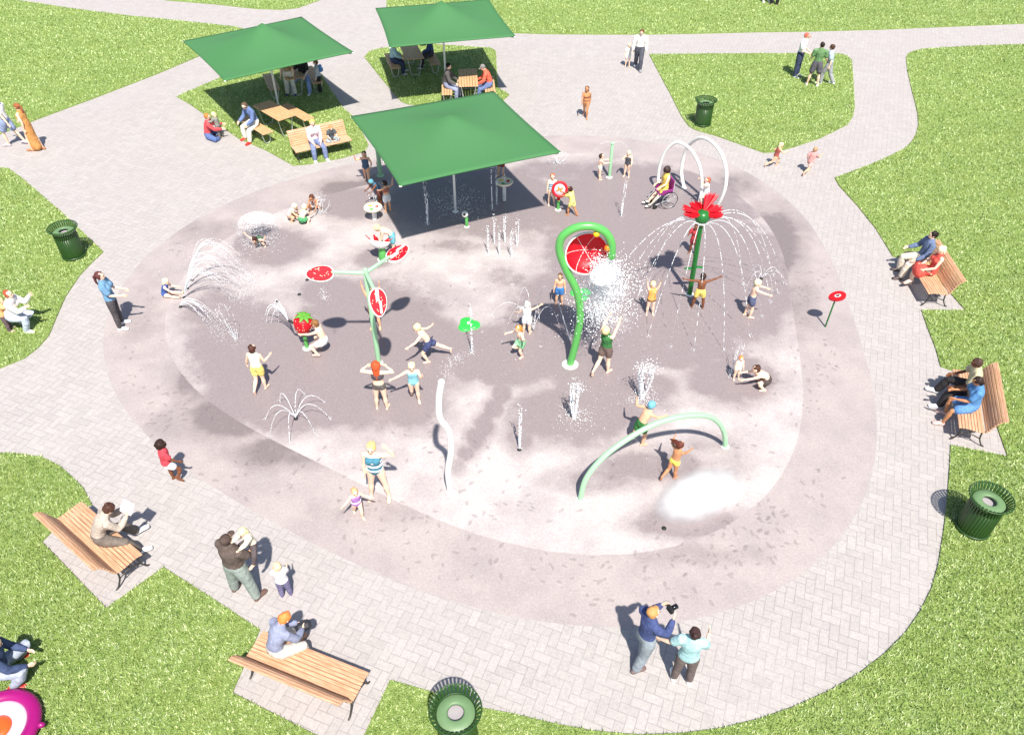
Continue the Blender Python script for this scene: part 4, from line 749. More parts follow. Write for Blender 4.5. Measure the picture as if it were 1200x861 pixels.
cluster('thin jet right of the slim pale green post', (728, 254), 1.1, 3, .015, 30, .1, .012, WATT, lean=(.08, .2))
cluster('jets beside the ginger toddler', (855, 440), .7, 5, .06, 40, .2, .008, WATT, lean=(.15, .3))
cluster('thin jet spurting beside the boy in blue trunks', (668, 398), .9, 3, .012, 26, .1, .01, WATT, lean=(-.3, .45))
cluster('faint spray at the sitting child group', (376, 250), .5, 7, .08, 200, .3, .01, WATT)
cluster('white falling stream under the left part of the big canopy', (501, 264), 1.35, 3, .02, 50, .1, .015)
cluster('white falling stream under the right part of the big canopy', (577, 246), 1.5, 3, .02, 50, .1, .016)
cluster('thin falling stream right of the other one under the big canopy', (582, 240), 1.3, 3, .015, 40, .08, .012, WATT)
cluster('jet standing on the cream play table under the canopy', (590, 236), 1.05, 3, .02, 10, .06, .016, WATT)
cluster('small jet on the cream play table at the canopy corner', (440, 258), .95, 4, .03, 40, .2, .012, WATT)
b = MB(); q = G(535, 250)
for _ in range(500): b.drop(q+Vector((rng.gauss(0, .38), rng.gauss(0, .3), abs(rng.gauss(.3, .3)))), rng.uniform(.008, .02))
wtag(b, 'canopy_splash', 'scattered white splash around the big canopy post', 'splash')
def fountain(px, lands, h, lb2, r=.008, gap=.3):
    b = MB()
    for l_ in lands: jet(b, arc(G(*px)+Vector((0, 0, .05)), G(*l_), h*rng.uniform(.9, 1.1)), r, r*.7, gap); puddle_splash(b, G(*l_), 6, .05)
    wtag(b, 'ground_fountain', lb2, 'ground fountain', 'low arcing ground fountains', WAT)
fountain((347, 491), [(311, 492), (316, 511), (340, 519), (371, 511), (388, 492), (381, 472), (357, 463), (328, 471)], .42, 'eight arc ground fountain on the dark nozzle, front left')
fountain((625, 388), [(589, 402), (597, 415), (633, 408), (660, 402), (565, 390), (645, 365), (605, 368)], .95, 'tall arching ground fountain behind the reaching pale child', .007, .6)
fountain((892, 327), [(875, 335), (883, 342), (905, 342), (922, 335), (912, 322), (880, 320)], .3, 'small ground fountain right of the flower arcs', .006)
# dome of water over a child
dp = G(305, 286); b = MB(); c = Vector((dp.x-.05, dp.y+.25, 0)); nz_ = .75
for _ in range(2000):
    a = rng.uniform(0, 6.28); d = math.sqrt(rng.random()); rr_ = d*.5*1.05; b.drop((c.x+math.cos(a)*rr_, c.y+math.sin(a)*rr_, nz_-.16*d*d+rng.gauss(0, .03)), rng.uniform(.006, .016))
for _ in range(700): a = rng.uniform(0, 6.28); rr_ = .55+rng.gauss(0, .04); b.drop((c.x+math.cos(a)*rr_, c.y+math.sin(a)*rr_, rng.uniform(.0, .6)), rng.uniform(.006, .015))
wtag(b, 'water_dome', 'flat white mushroom dome of water over a splashing child', 'water dome', None, WATT)
b = MB(); b.lathe([(.001, .75), (.2, .74), (.3, .72), (.29, .71), (.2, .73), (.001, .74)], c, 40); wtag(b, 'water_film', 'clear curved film of water topping the mushroom dome', 'water film', None, FOAM)
b = MB(); spray(b, dp+Vector((0, -.1, 0)), .7, .35, 420, (.008, .02)); wtag(b, 'splash_ring', 'ring of splashes around the child under the water dome', 'splash')
b = MB(); 
for _ in range(150): t = rng.random(); q = V(517.5, 447, wb, 0)+Vector((.35*t, 1.1*t, .5*t-.9*t*t)); b.drop(q+Vector((rng.gauss(0, .06), rng.gauss(0, .06), rng.gauss(0, .06))), rng.uniform(.006, .014))
wtag(b, 'pipe_spray', 'loose spray thrown upward from the wavy white pipe', 'water spray', None, WATT)
b = MB(); 
for x, y, n_ in ((700, 385, 90), (640, 360, 30), (735, 330, 90), (590, 440, 30), (560, 320, 90), (700, 470, 60), (820, 380, 50), (300, 380, 40), (230, 300, 70), (600, 270, 60)):
    for _ in range(n_): q = G(x+rng.gauss(0, 22), y+rng.gauss(0, 16)); b.drop(q+Vector((0, 0, .015+abs(rng.gauss(0, .12)))), rng.uniform(.007, .016))
tag(b.build('stray_droplets', WAT), 'stray white water droplets bouncing over the wet pad', 'droplets', kind='stuff')
# mist bank: a soft pool of real fog lying on the floor
m = bpy.data.materials.new('floor_mist'); m.use_nodes = True; n = N(m); t = m.node_tree; t.nodes.remove(n.b); vp = t.nodes.new('ShaderNodeVolumePrincipled'); vp.inputs['Color'].default_value = (1, 1, 1, 1); vp.inputs['Anisotropy'].default_value = .2
tc = n.new('TexCoord'); vm = n.new('VectorMath', operation='LENGTH'); n.put(vm.inputs[0], tc.outputs['Object']); d = n.ramp(vm.outputs['Value'], .15, .95, 24.0, 0.0); d = n.m('MULTIPLY', d, n.ramp(n.noise(3, 3, .6, tc.outputs['Object']), .3, .7, .35, 1.3)); n.put(vp.inputs['Density'], d); t.links.new(vp.outputs[0], t.nodes['Material Output'].inputs['Volume'])
A_, B_ = G(786, 602), G(848, 570); b = MB(); b.ell((0, 0, 0), 1.0, n=40, m=20); o = b.build('mist_bank', m); o.location = (A_+B_)/2+Vector((0, 0, .17)); o.scale = ((B_-A_).length*.5+.55, .68, .26); o.rotation_euler[2] = math.atan2((B_-A_).y, (B_-A_).x); tag(o, 'dense white patch of low mist on the pad near the pale green arch', 'mist', kind='stuff')
# ------------------------------------------------------------------ inflatable float at the lower left corner
pc = G(-3, 854, .12); r = thing('pool_float', Vector((pc.x, pc.y, .03)), 'round inflatable float with magenta, pale pink and orange rings on the grass corner', 'pool float')
b = MB(); b.lathe([(.53+.11*math.cos(a), .1+.09*math.sin(a)) for a in [2*PI*k/14 for k in range(14)]], n=48, closed=True); b.ell((.65*math.cos(.1), .65*math.sin(.1), .1), (.07, .05, .05), Matrix.Rotation(.15, 3, 'Z'), 12, 8); b.build('outer_ring', mat('float_magenta', '930C66', .35, var=.05), r)
b = MB(); b.lathe([(.33+.12*math.cos(a), .1+.07*math.sin(a)) for a in [2*PI*k/14 for k in range(14)]], n=48, closed=True); b.build('middle_ring', mat('float_pink', 'DDC4D4', .35, var=.05), r)
b = MB(); b.lathe([(.001, .15), (.12, .16), (.2, .13), (.22, .08), (.2, .03), (.001, .02)], n=40); b.build('centre_pad', mat('float_orange', 'EE5A22', .35, var=.05), r)
# ------------------------------------------------------------------ everyone, from the far side to the near side
P = person
pale = 'F0E6DC'; W_ = 'E8E6E2'
P('person in white shirt and dark trousers holding a small child by the hand', 1.76, (747, 81), 185, 'walk', ('long', 'E6E2DA'), ('pants', '4A4C58'), ('short', '6B4A34'), '8A8A90', sex='m', hp=30, RA=(60, 14, 20, 18), LA=(60, 10, 10, 25))
P('small child in white beside the far adult in white shirt', .98, (735, 78), 180, 'stand', ('tee', 'EDE6DE'), ('shorts', 'E8E0D8'), ('short', 'E8D2A0'), LA=(80, 40, 60, 120))
P('girl with long brown hair in orange patterned swimsuit walking alone on the path', 1.24, (686, 137), 190, 'walk', ('one', 'D89050', '8A4A28'), ('none', None), ('long', '6A4632'), sk='t')
P('person in red cap, white shirt and dark jeans on the island lawn', 1.8, (932, 90), 125, 'stand', ('tee', 'EDEEF0'), ('pants', '2E3A5C'), ('cap', 'E05A38'), 'F0F0F0', sex='m', hp=15, RA=(30, 20, -20, 70), LA=(60, 10, 0, 60))
P('person in green shirt and grey shorts seen from behind on the island lawn', 1.76, (951, 101), 15, 'stand', ('tee', '5F8A52'), ('shorts', '5A5560'), ('short', '2A1E18'), 'E8E6E0', sex='m', RA=(80, 14, 20, 55), LA=(80, 14, 10, 60), RL=(90, 8, 90, 6), LL=(90, 10, 90, 7))
P('slim person in pale blue top and grey trousers leaning toward the green shirt', 1.62, (968, 99), 300, 'walk', ('tee', 'A9BED2'), ('pants', '9A9CA2'), ('short', '4A3024'), 'EFEFEF', sex='f', RA=(0, 30, -20, 95), lean=6)
P('person on the top lawn in pale trousers, cut by the photo edge', 1.7, (897, 3), 170, 'stand', ('tee', 'C8C2B8'), ('pants', 'D8D2C6'), ('short', '5A4030'), 'E0DCD4', sex='f')
P('person on the top lawn in black trousers, cut by the photo edge', 1.78, (907, 6), 200, 'stand', ('tee', '3A4048'), ('pants', '22242C'), ('short', '3A2A20'), '3A2018', sex='m')
# canopy 2
def seat(c, ang, s, t):            # point on a picnic bench: set centre, angle, side, metres along
    a = R(ang); n = Vector((-math.sin(a), math.cos(a), 0)); d = Vector((math.cos(a), math.sin(a), 0)); p = Vector((c[0], c[1], 0))+n*s*.84+d*t; return (p.x, p.y, .485)
P('person in light blue top seated at the upper left picnic table of the far canopy', 1.68, seat((-4.28, 33.08), -74, -1, .25), 80, 'sit', ('long', '9CC4CC'), ('pants', '2C3A5C'), ('short', 'C8B078'), 'E0E0E4', sex='f', anchor='p', z=.48)
P('person in navy top seated opposite the light blue top under the far canopy', 1.7, seat((-4.28, 33.08), -74, 1, -.1), 262, 'sit', ('long', '22407A'), ('pants', '3A3A44'), ('short', '3A2A20'), 'DDDDDD', sex='m', anchor='p', z=.48, RA=(20, 45, -10, 95))
P('person in dark grey jacket seated left of the half sunlit slatted table', 1.72, seat((-1.78, 30.25), -86, -1, .2), 92, 'sit', ('long', '55504E'), ('pants', '8890B0'), ('short', '1C1614'), '1E2A4A', sex='m', anchor='p', z=.48, LA=(20, 35, -10, 50))
P('person in orange jacket and grey cap right of the half sunlit slatted table', 1.72, seat((-1.78, 30.25), -86, 1, .25), 268, 'sit', ('long', 'E0562C'), ('pants', '5A70A0'), ('cap', '8C8480'), 'E6E6E6', sex='m', anchor='p', z=.48, lean=20, hp=35)
# canopy 1
P('person in red shoes, denim shirt and cream trousers on the end of a picnic bench', 1.76, seat((-8.62, 27.05), -46, -1, .02), 222, 'sit', ('long', '5A74A8'), ('pants', 'E2DCCF'), ('short', '5C4A3C'), 'E02018', sex='m', anchor='p', z=.48, lean=16, hp=40)
P('person in tan top and cream trousers standing half hidden below the left canopy edge', 1.7, (342, 112), 182, 'stand', ('tee', 'A5895E'), ('pants', 'E2DCCC'), ('long', '5A4030'), '3A4668', sex='f', RL=(90, 7, 90, 4), lean=10)
P('person in black top and blue jeans sitting in the shade of the left canopy', 1.76, (356, 92), 190, 'sit', ('tee', '1C2226'), ('pants', '7E9AD0'), ('short', '3A2A20'), 'E6E6EA', sex='m', anchor='p', z=.48, RL=(35, 80, 0, 8), LL=(35, 80, 0, 8))
P('child with bright blue backpack standing in the left canopy shade', 1.3, (376, 108), 262, 'stand', ('long', 'AEB6BC'), ('pants', '242628'), ('short', '5A3A2A'), '303030', extra=backpack('3F8FCE'))
P('person in red shirt and jeans sitting cross legged on the path', 1.68, (245, 162), 75, 'cross', ('long', 'D0343C'), ('pants', '4A66A0'), ('short', 'B8763A'), 'E8DAD0', sex='f', anchor='p', z=.0, hp=5, RA=(20, 50, -10, 85), LA=(20, 50, 0, 85))
P('toddler in grey standing in front of the person in red shirt', .98, (259, 162), 280, 'stand', ('long', '8A8880'), ('pants', '6E6C68'), ('bob', 'E6CE9C'), lean=8, RA=(10, 50, 0, 80), LA=(10, 50, 0, 80))
q, yw = on_bench(4, -.22 if BC[4][2].x > 0 else .22); P('blonde woman in pale pink top and jeans on the far park bench', 1.66, q, yw, 'sit', ('long', 'EBCCCF'), ('pants', '6F7FA8'), ('bob', 'E2B868'), 'EDEDF0', sex='f', anchor='p', z=.46, RA=(20, 18, -25, 45), LA=(20, 18, -25, 45), hp=10)
q, yw = on_bench(4, .38 if BC[4][2].x > 0 else -.38); P('small child in dark top sitting cross legged on the far park bench', .98, q, yw, 'cross', ('tee', '4A5258'), ('pants', '9AA4A8'), ('short', 'C88A58'), anchor='p', z=.42)
# left side
P('person in white shirt and blue shorts walking left with the woman in mustard dress', 1.78, (21, 170), 272, 'walk', ('tee', 'ECE6E2'), ('shorts', '8494B8'), ('short', '2A1E18'), 'B8A8B0', sex='m', LA=(170, 35, 170, 25), RA=(20, 20, 0, 30))
P('woman in long mustard dress holding a hand behind the white shirt', 1.7, (45, 176), 278, 'walk', ('dress', 'CF8A34'), ('none', None), ('pony', '9A5A38'), 'B87850', sex='f', skirt=.93, LL=(0, 14, 180, 2), RL=(180, 12, 180, 16), RA=(20, 45, 0, 45), LA=(160, 18, 0, 8))
P('woman in blue top and dark leggings with long brown ponytail at the pad edge', 1.68, (143, 383), 78, 'stand', ('tee', '5F92B8'), ('leggings', '4A4446'), ('pony', '5A3030'), 'F0F0F0', sex='f', RA=(10, 25, -10, 75), LA=(10, 25, -10, 75), lean=-3)
P('crouching adult in white shirt and pale jeans on the left lawn, arms raised', 1.7, (30, 385), 88, 'squat', ('long', 'E4DEDA'), ('pants', 'B4BFD2'), ('short', 'A0482C'), 'F2ECE8', sex='f', lean=22, hp=-5, RA=(10, 50, 0, 120), LA=(0, 55, 0, 140), RL=(10, 92, 180, 18), LL=(10, 80, 180, 70))
P('toddler in orange shirt hugging the crouching adult from behind', 1.02, (13, 387), 70, 'stand', ('tee', 'F0A65C'), ('leggings', '6A5258'), ('short', 'E8C088'), 'C89A9A', RA=(10, 85, 0, 90), LA=(10, 85, 0, 90), lean=14)
P('blonde toddler in blue swimsuit sitting at the pad edge reaching to the jets', .98, (194, 347), 88, 'floor', ('tank', '2A52A0'), ('brief', '2A52A0'), ('bob', 'F0DCB4'), anchor='p', z=0, LL=(5, 84, 0, 86), lean=22)
P('child in red shirt with round dark hair stepping onto the pad', 1.2, (204, 561), 62, 'walk', ('tee', 'D8283C'), ('shorts', 'EDE6E2'), ('afro', '2E1C16'), sk='b', RL=(0, 40, 180, 20), LL=(90, 3, 90, 2), anchor='L')
# pad, upper area
P('girl in navy swimsuit with long black hair waving at the corner of the big canopy', 1.14, (431, 213), 172, 'walk', ('one', '3F5F80'), ('none', None), ('long', '1C1413'), sk='l', RA=(80, 80, 20, 160), LA=(60, 30, -10, 60))
P('girl in white shorts with dark bun raising an arm at the cream play table', 1.06, (455, 248), 318, 'stand', ('bikini', 'A8604A'), ('shorts', 'E9EEEE'), ('bun', '2A1E1A'), sk='l', RA=(80, 85, 60, 165), LA=(0, 50, 0, 70))
P('child in teal swim cap bending over the cream play table', 1.02, (446, 240), 235, 'stand', ('tank', '2E6E92'), ('shorts', '8A4A3A'), ('swimcap', '4FA3B8'), sk='b', lean=30, hp=40, RA=(0, 50, 0, 60), LA=(0, 50, 0, 60))
P('child in shorts standing behind the cream play table under the canopy', 1.12, (587, 207), 200, 'stand', ('none', None), ('shorts', 'A33A32'), ('short', '4A3024'), sk='l', RA=(10, 40, 0, 60))
P('ginger child in blue and white striped swimsuit left of the round spinner', 1.08, (646, 240), 172, 'stand', ('one', 'E4EEF2', '2F86B0', .2, .45, .68), ('none', None), ('short', 'D0603C'), sk='p', LA=(0, 40, 0, 80))
P('boy in yellow shirt pushing the round spinner', 1.0, (671, 253), 300, 'walk', ('tee', 'F2DC6A'), ('shorts', 'EBD870'), ('short', '3A2018'), sk='t', lean=14, RA=(0, 60, 0, 80), LA=(0, 60, 0, 80))
P('small boy with short dark hair reaching to the slim green post', .9, (702, 210), 85, 'stand', ('none', None), ('brief', 'EDE2CE'), ('short', '3E2C20'), RA=(0, 50, 0, 95), LA=(10, 60, 0, 95))
P('blonde child in dark swimsuit right of the slim green post', .94, (734, 207), 200, 'stand', ('one', '46464E'), ('none', None), ('bob', 'EAD9AE'), RA=(60, 40, -10, 100), LA=(60, 20, 0, 40))
P('girl in white dress reaching up between the two white hoops', 1.02, (829, 238), 255, 'run', ('dress', 'F1ECEE'), ('none', None), ('bob', 'B8664A'), skirt=.34, LA=(20, 100, 0, 140), RA=(0, 100, 0, 145), hp=-5, lean=6)
P('running child in red brown swimsuit on the path, left of two', .96, (903, 195), 82, 'run', ('one', 'A8473C'), ('none', None), ('bob', 'E6D0A2'), sk='l')
P('running child in pale red shirt on the path, right of two', 1.02, (944, 204), 50, 'run', ('tee', 'C98A84'), ('shorts', 'D8A8A0'), ('short', 'B08868'), sk='l')
P('child wrapped in red seen behind the flower pole', .98, (811, 297), 215, 'stand', ('tee', 'C8242C'), ('shorts', 'B02028'), ('bob', '2A1A14'), sk='b', RA=(80, 30, -10, 90), LA=(60, 40, -20, 120))
P('child in orange top throwing both arms up under the water arcs', 1.0, (761, 368), 178, 'up', ('tank', 'F0A02C'), ('brief', '3A3428'), ('bob', 'EBCB92'), sk='p')
P('shirtless boy in yellow shorts with arms flung wide at the flower pole', 1.1, (817, 361), 8, 'out', ('none', None), ('shorts', 'E3C54A'), ('short', '33211A'), sk='b', RA=(80, 112, 85, 118), LA=(85, 84, 85, 98))
P('pale blond boy in navy shorts stretching both arms to the right', 1.18, (875, 371), 92, 'stand', ('none', None), ('shorts', '4C5678'), ('short', 'F2E2BA'), RA=(5, 70, 0, 70), LA=(5, 72, 0, 74), lean=6, RL=(0, 10, 180, 4), LL=(180, 6, 180, 10))
P('ginger toddler in white by the thin jets at the right', .72, (862, 444), 170, 'stand', ('tank', 'F1EFEA'), ('brief', 'EDE9E6'), ('short', 'D98A4A'))
P('crouching boy in dark shorts with brown hair, reaching left', 1.2, (893, 452), 272, 'squat', ('none', None), ('shorts', '4A3C38'), ('short', '4A2C20'), lean=56, hp=10, RA=(10, 60, 0, 78), LA=(0, 66, 0, 80))
# pad, middle
P('blond child in teal shorts leaning deep over the white and red bowl', 1.22, (462, 298), 262, 'bend', ('none', None), ('shorts', '58A9B8'), ('short', 'F0DA9C'), lean=52)
P('blond child crouching in a pale sun hat at the left of the trio', .98, (343, 258), 100, 'squat', ('tank', 'EFE8E2'), ('shorts', 'B08A72'), ('short', 'F2E0C8'), sk='l')
P('blond child in green shorts crouching with back to the camera', 1.0, (356, 262), 20, 'squat', ('none', None), ('shorts', '3F9A5C'), ('short', 'F4E2BE'), lean=46)
P('child with long auburn hair bending to the spray, right of the trio', 1.1, (371, 247), 190, 'squat', ('tank', 'C87A50'), ('shorts', 'E8DCD4'), ('long', '5C3626'), sk='t')
P('child in dark swimsuit thrashing under the water dome', .98, (306, 288), 190, 'squat', ('tank', '3E6A48'), ('brief', '3E6A48'), ('short', '3A1A14'), lean=60, hp=50, RA=(80, 120, 60, 150), LA=(80, 100, 60, 150))
P('child with raised arms half hidden behind the three armed water post', 1.26, (441, 384), 182, 'up', ('none', None), ('shorts', '9A4A3A'), ('short', '7A5236'), sk='l', hp=0)
P('boy in blue trunks standing behind the green looped pipe', .98, (655, 356), 185, 'stand', ('none', None), ('shorts', '1F7BC8'), ('short', '6A4A30'), sk='l')
P('pale child in white with one arm up, behind the ginger runner', 1.0, (617, 391), 15, 'stand', ('tank', 'F2EFEA'), ('shorts', 'E8EDEF'), ('short', 'F3EAD2'), RA=(85, 125, 85, 130), LA=(85, 30, 60, 60))
P('ginger child in green trunks skipping in front of the pale child', 1.04, (612, 419), 235, 'run', ('none', None), ('shorts', '7FC08A'), ('bob', 'D8863C'), anchor='L', LL=(0, 20, 180, 20), RL=(0, 60, 180, 60), RA=(80, 50, 20, 80), LA=(70, 60, 60, 140))
P('boy in dark green vest and brown shorts reaching high toward the bucket spray', 1.42, (712, 437), 38, 'walk', ('tank', '2F7A34'), ('shorts', '6A544C'), ('short', 'E8CE96'), RA=(10, 150, 0, 150), LA=(10, 140, -10, 140), hp=-25, lean=-6, RL=(90, 3, 90, 3), LL=(180, 20, 180, 55), anchor='R')
P('shirtless blond boy in navy shorts sprinting left', 1.28, (502, 425), 262, 'run', ('none', None), ('shorts', '34406E'), ('short', 'F2DCA6'), anchor='L', lean=30, hp=12, LL=(0, 30, 180, 25), RL=(180, 58, 180, 62), LA=(40, 62, 30, 80), RA=(150, 70, 130, 80))
P('blonde child in aqua swimsuit holding one arm out left', 1.2, (491, 470), 172, 'walk', ('one', '7CC4D2'), ('none', None), ('bob', 'F2DCA4'), RA=(85, 62, 80, 70), LA=(40, 30, 20, 150), anchor='L', LL=(90, 2, 90, 2), RL=(180, 5, 180, 50))
P('girl with long red hair in dark bikini seen from behind, hands at her head', 1.4, (448, 479), 2, 'up', ('bikini', '4A4248'), ('brief', '5A5450'), ('mane', 'C4512A'), RA=(85, 92, -80, 128), LA=(85, 92, -80, 128), hp=0, lean=0)
P('child in white briefs crouching behind the strawberry cannon', 1.3, (374, 413), 278, 'squat', ('none', None), ('shorts', 'F0EEEE'), ('short', '8A6036'), lean=16, hp=8, RA=(10, 62, 0, 84), LA=(0, 66, 0, 84), RL=(20, 78, 180, 15), LL=(20, 80, 180, 30))
P('child in yellow swim shorts with dark hair walking away on the wet floor', 1.28, (312, 456), 8, 'walk', ('tank', 'F3E7C8'), ('shorts', 'EDD35C'), ('short', '4A2A22'), sk='p', LA=(80, 22, 60, 20), RA=(60, 20, 20, 100), anchor='R', RL=(90, 2, 90, 2), LL=(180, 10, 180, 45))
P('woman in teal striped swimsuit with one hand on her blonde hair', 1.6, (446, 582), 184, 'stand', ('one', '2F7E96', 'EDEFF0', .15, .4, .64), ('none', None), ('bob', 'E8C27A'), sex='f', fat=1.08, LA=(85, 100, -80, 150), RA=(80, 8, 20, 8), RL=(90, 7, 90, 5), LL=(90, 9, 90, 7))
P('toddler in purple swimsuit toddling beside the woman in teal stripes', .88, (420, 603), 150, 'walk', ('one', 'A86AB8', 'EBD8EE', .3), ('none', None), ('short', 'D9A676'), RA=(80, 50, 60, 90), LA=(80, 40, 60, 70))
P('boy in teal swim cap and green shorts running behind the pale green arch', 1.26, (752, 522), 65, 'run', ('none', None), ('shorts', '24702C'), ('swimcap', '5FAFC4'), sk='l', anchor='R', lean=24, LA=(120, 75, 60, 95), RA=(0, 50, 0, 80), RL=(0, 18, 180, 10), LL=(180, 20, 180, 70))
P('child with brown flying hair and yellow swim bottoms dancing by the white mist', 1.02, (790, 561), 50, 'stand', ('none', None), ('brief', 'F0E02C'), ('flying', '5A2A1C'), sk='t', lean=10, RA=(0, 60, 0, 90), LA=(60, 80, 20, 120), RL=(90, 2, 90, 2), LL=(180, 20, 180, 60), anchor='R')
# right benches
q, yw = on_bench(2, .38); q0, _ = on_bench(2, -.42); far_first = q if q[1] > q0[1] else q0
P('person in blue checked shirt and beige trousers on the right bench beside the red dress', 1.78, (far_first[0], 17.95, .46), yw, 'sit', ('long', '5A6E92'), ('pants', 'DCCBB6'), ('short', '1E1613'), '4A3C3C', sex='m', anchor='p', z=.46, lean=-6, RA=(30, 30, 0, 70), LA=(30, 25, 0, 60), hp=5)
P('blonde person in red dress on the right bench, legs crossed', 1.66, (far_first[0]+.02, 17.32, .46), yw, 'sit', ('dress', 'D83A22'), ('none', None), ('bob', 'F3E2C0'), 'E8C4B0', sex='f', anchor='p', z=.46, skirt=.42, lean=-4, LL=(-12, 100, 180, -5), RA=(20, 25, -20, 65), LA=(20, 25, -20, 65))
c3, n3, x3, yw3 = BC[3]; d3 = x3 if x3.y > 0 else -x3
q = c3+d3*.25; P('person in pale olive shirt and black trousers, cropped hair, on the right bench', 1.78, (q.x, q.y, .46), yw3, 'sit', ('tee', 'BDB48C'), ('pants', '2A2426'), ('short', '4A342E'), 'EDEDED', sex='m', sk='b', anchor='p', z=.46, hp=25, RL=(30, 80, 0, 20))
q = c3-d3*.32; P('person in blue shirt and denim on the right bench holding a dark phone', 1.68, (q.x, q.y, .46), yw3, 'sit', ('tee', '3F83BE'), ('shorts', '4A86C4'), ('bob', '2C1C18'), 'C8A8A0', sex='f', sk='t', anchor='p', z=.46, hp=35, RA=(15, 30, -12, 80), LA=(15, 30, -12, 80))
# near side
q, yw = on_bench(0, .16, -.02); P('reader in beige sweater and brown trousers holding white paper on a bench', 1.68, q, yw+18, 'sit', ('long', 'B5A595'), ('pants', '6E6258'), ('bun', '4A2E24'), 'F2F2F2', sex='f', anchor='p', z=.46, lean=30, hp=45, RA=(10, 35, -25, 125), LA=(10, 35, -25, 120), RL=(28, 80, 0, 22), LL=(10, 80, 10, 30))
q, yw = on_bench(1, -.55 if BC[1][2].x > 0 else .55, .0); P('orange haired person in slate blue sweater bent over a dark bag on the near bench', 1.66, q, yw+22, 'sit', ('long', '858CA8'), ('pants', 'CFC2B4'), ('short', 'E08444'), 'B88A68', sex='f', anchor='p', z=.46, lean=24, hp=45, RA=(15, 30, -35, 70), LA=(15, 30, -35, 70))
man = P('big man in brown shirt and grey trousers carrying a blond toddler', 1.72, (289, 696), 26, 'stand', ('tee', '5A4A42'), ('pants', '8E9A92'), ('cap', '4E3A32'), '6A5248', sex='m', fat=1.12, bulk=1.15, sk='l', RA=(20, 30, -30, 85), LA=(10, 45, -40, 95), RL=(80, 13, 90, 9), LL=(100, 11, 90, 9))
ml = man.location
P('blond toddler in cream held in the arms of the man in brown', .9, (ml.x+.3, ml.y+.22, 1.18), 215, 'sit', ('long', 'E9DCC0'), ('leggings', '55484A'), ('bob', 'EED9A0'), 'EBC2A0', anchor='p', z=1.18, lean=10, RA=(0, 80, 0, 95), LA=(10, 70, 0, 90), RL=(50, 60, 0, 20), LL=(50, 60, 0, 20))
P('blond toddler in white top and purple trousers beside the man in brown', .96, (336, 697), 345, 'stand', ('tee', 'EADFE4'), ('pants', '6F6890'), ('short', 'EBC79A'), '6A6488', RA=(10, 30, 0, 80), LA=(10, 30, 0, 80))
phot = P('photographer in navy sweater and grey trousers stepping with a camera raised', 1.68, (748, 778), 62, 'walk', ('long', '35457C'), ('pants', '87919A'), ('short', 'C08A54'), '6E5A54', sex='m', RA=(10, 42, -30, 138), LA=(10, 42, -30, 138), hp=5, lean=2, RL=(180, 6, 180, 18), LL=(0, 14, 180, 2))
P('woman in pale aqua top, dark leggings and brown hair holding one hand out', 1.56, (798, 797), 12, 'stand', ('tee', '9CC8CC'), ('leggings', '6A5A56'), ('bun', '3C2826'), 'F2F2F2', sex='f', fat=1.05, LA=(80, 34, 60, 58), RA=(40, 30, 0, 150))
P('person in navy top, grey jeans and red shoes crouching, cut by the left edge', 1.72, (20, 789), 70, 'squat', ('long', '33466F'), ('pants', '9AA2B2'), ('short', '5A4030'), 'D02A26', sex='m', lean=12, RA=(20, 30, -20, 60), LA=(20, 20, -20, 60))
# ------------------------------------------------------------------ carried things
def small(nm, label, cat, loc, fn, m, rz=0):
    b = MB(); fn(b); o = b.build(nm, m, None, False); o.location = loc; o.rotation_euler[2] = rz; return tag(o, label, cat)
q, _ = on_bench(0, .16); c0, n0, x0, _y = BC[0]; hd_ = HANDS['reader in be']; pp = (hd_[0]+hd_[1])/2+Vector((0, 0, .06))
o = small('paper_sheet', 'white sheet of paper held up by the reader on the left bench', 'paper', pp, lambda b: b.prism([(-.15, -.11), (.13, -.12), (.16, .1), (-.1, .13)], -.002, .002, Matrix.Rotation(.9, 3, 'X')), mat('white_paper', 'F4F4F2', .8, var=.02), -.4)
q, _ = on_bench(1, -.55 if BC[1][2].x > 0 else .55); hd_ = HANDS['orange haire']; pp = (hd_[0]+hd_[1])/2-Vector((0, 0, .04))
small('dark_bag', 'small dark bag on the lap of the orange haired sitter', 'bag', pp, lambda b: b.box((0, 0, 0), (.26, .16, .18), None, .05), mat('bag_black', '24262E', .6), .4)
# camera in the photographer's hands
fw = Vector((math.sin(R(62)), math.cos(R(62)), 0)); hd_ = HANDS['photographer']; pp = (hd_[0]+hd_[1])/2
r = thing('camera', pp, 'dark camera held up by the person in navy sweater', 'camera', -R(62)); b = MB(); b.box((0, 0, 0), (.14, .07, .1), None, .015); b.build('camera_body', BLACK, r, False); b = MB(); b.lathe([(.001, 0), (.04, 0), (.045, .1), (.04, .1), (.035, .08), (.001, .08)], (0, .03, 0), 18, Matrix.Rotation(-PI/2, 3, 'X')); b.build('lens', mat('lens_black', '101218', .2), r)
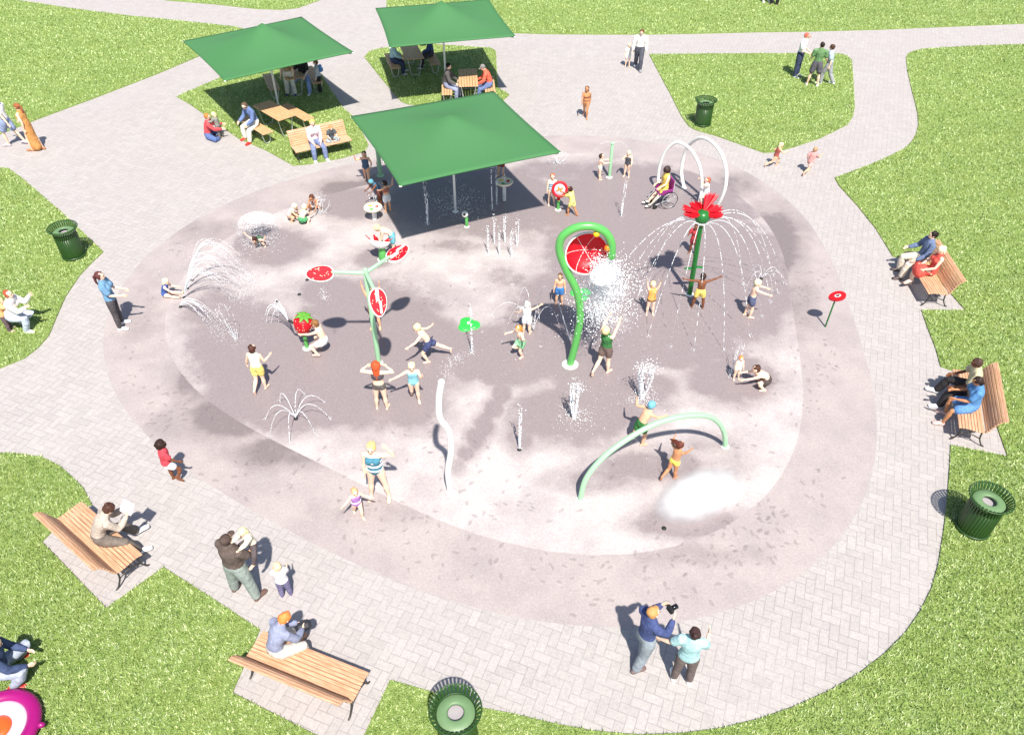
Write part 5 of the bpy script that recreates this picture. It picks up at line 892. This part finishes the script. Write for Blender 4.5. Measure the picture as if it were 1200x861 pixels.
# wheelchair
wp = G(776, 240); wy = 255
r = thing('wheelchair', wp, 'purple framed wheelchair by the smaller white hoop', 'wheelchair', -R(wy)); PUR = mat('purple_upholstery', '8A2A78', .5)
b = MB(); b.box((0, .02, .47), (.40, .42, .05), None, .015); b.build('seat', PUR, r, False); b = MB(); b.box((0, -.2, .68), (.40, .05, .42), Matrix.Rotation(.12, 3, 'X'), .015); b.build('backrest', PUR, r, False)
for s_ in (-1, 1):
    M = Matrix.Rotation(PI/2, 3, 'Y'); b = MB(); b.lathe([(.27, -.012), (.285, -.012), (.285, .012), (.27, .012)], (s_*.27, -.08, .287), 32, M, closed=True); wh = b.build('wheel', BLACK, r)
    b = MB(); b.lathe([(.24, -.006), (.25, -.006), (.25, .006), (.24, .006)], (s_*.295, -.08, .287), 28, M, closed=True); [b.loft([Vector((s_*.27, -.08, .287)), Vector((s_*.27, -.08+.27*math.cos(a), .287+.27*math.sin(a)))], [.003]*2, n=4) for a in [2*PI*k/12 for k in range(12)]]; b.build('rim', STEEL, wh)
    b = MB(); b.lathe([(.02, -.015), (.075, -.015), (.075, .015), (.02, .015)], (s_*.2, .34, .075), 18, M, closed=True); b.build('caster', BLACK, r)
    b = MB(); b.box((s_*.235, 0, .56), (.02, .36, .17), None, .008); b.build('side_panel', PUR, r, False)
    b = MB(); b.loft([(s_*.2, -.25, .9), (s_*.2, -.36, .92)], [.016]*2, n=8); b.build('push_handle', BLACK, r)
    b = MB(); b.loft([(s_*.2, .2, .45), (s_*.2, .36, .3), (s_*.16, .48, .13)], [.013]*3, n=6); b.loft([(s_*.2, -.22, .9), (s_*.2, -.2, .3), (s_*.2, .34, .14)], [.012]*3, n=6); b.build('frame', STEEL, r); b = MB(); b.box((s_*.1, .5, .12), (.15, .14, .015), Matrix.Rotation(.3, 3, 'X')); b.build('footrest', BLACK, r, False)
P('girl in yellow top with curly dark hair sitting in the purple wheelchair', 1.42, (wp.x, wp.y, .50), wy, 'sit', ('tank', 'F0C62C'), ('shorts', 'E8C43A'), ('afro', '3A2A26'), 'EDE3D8', anchor='p', z=.50, RL=(8, 74, 0, 40), LL=(8, 74, 0, 40), lean=-2, RA=(20, 20, 0, 50), LA=(20, 25, -10, 60))
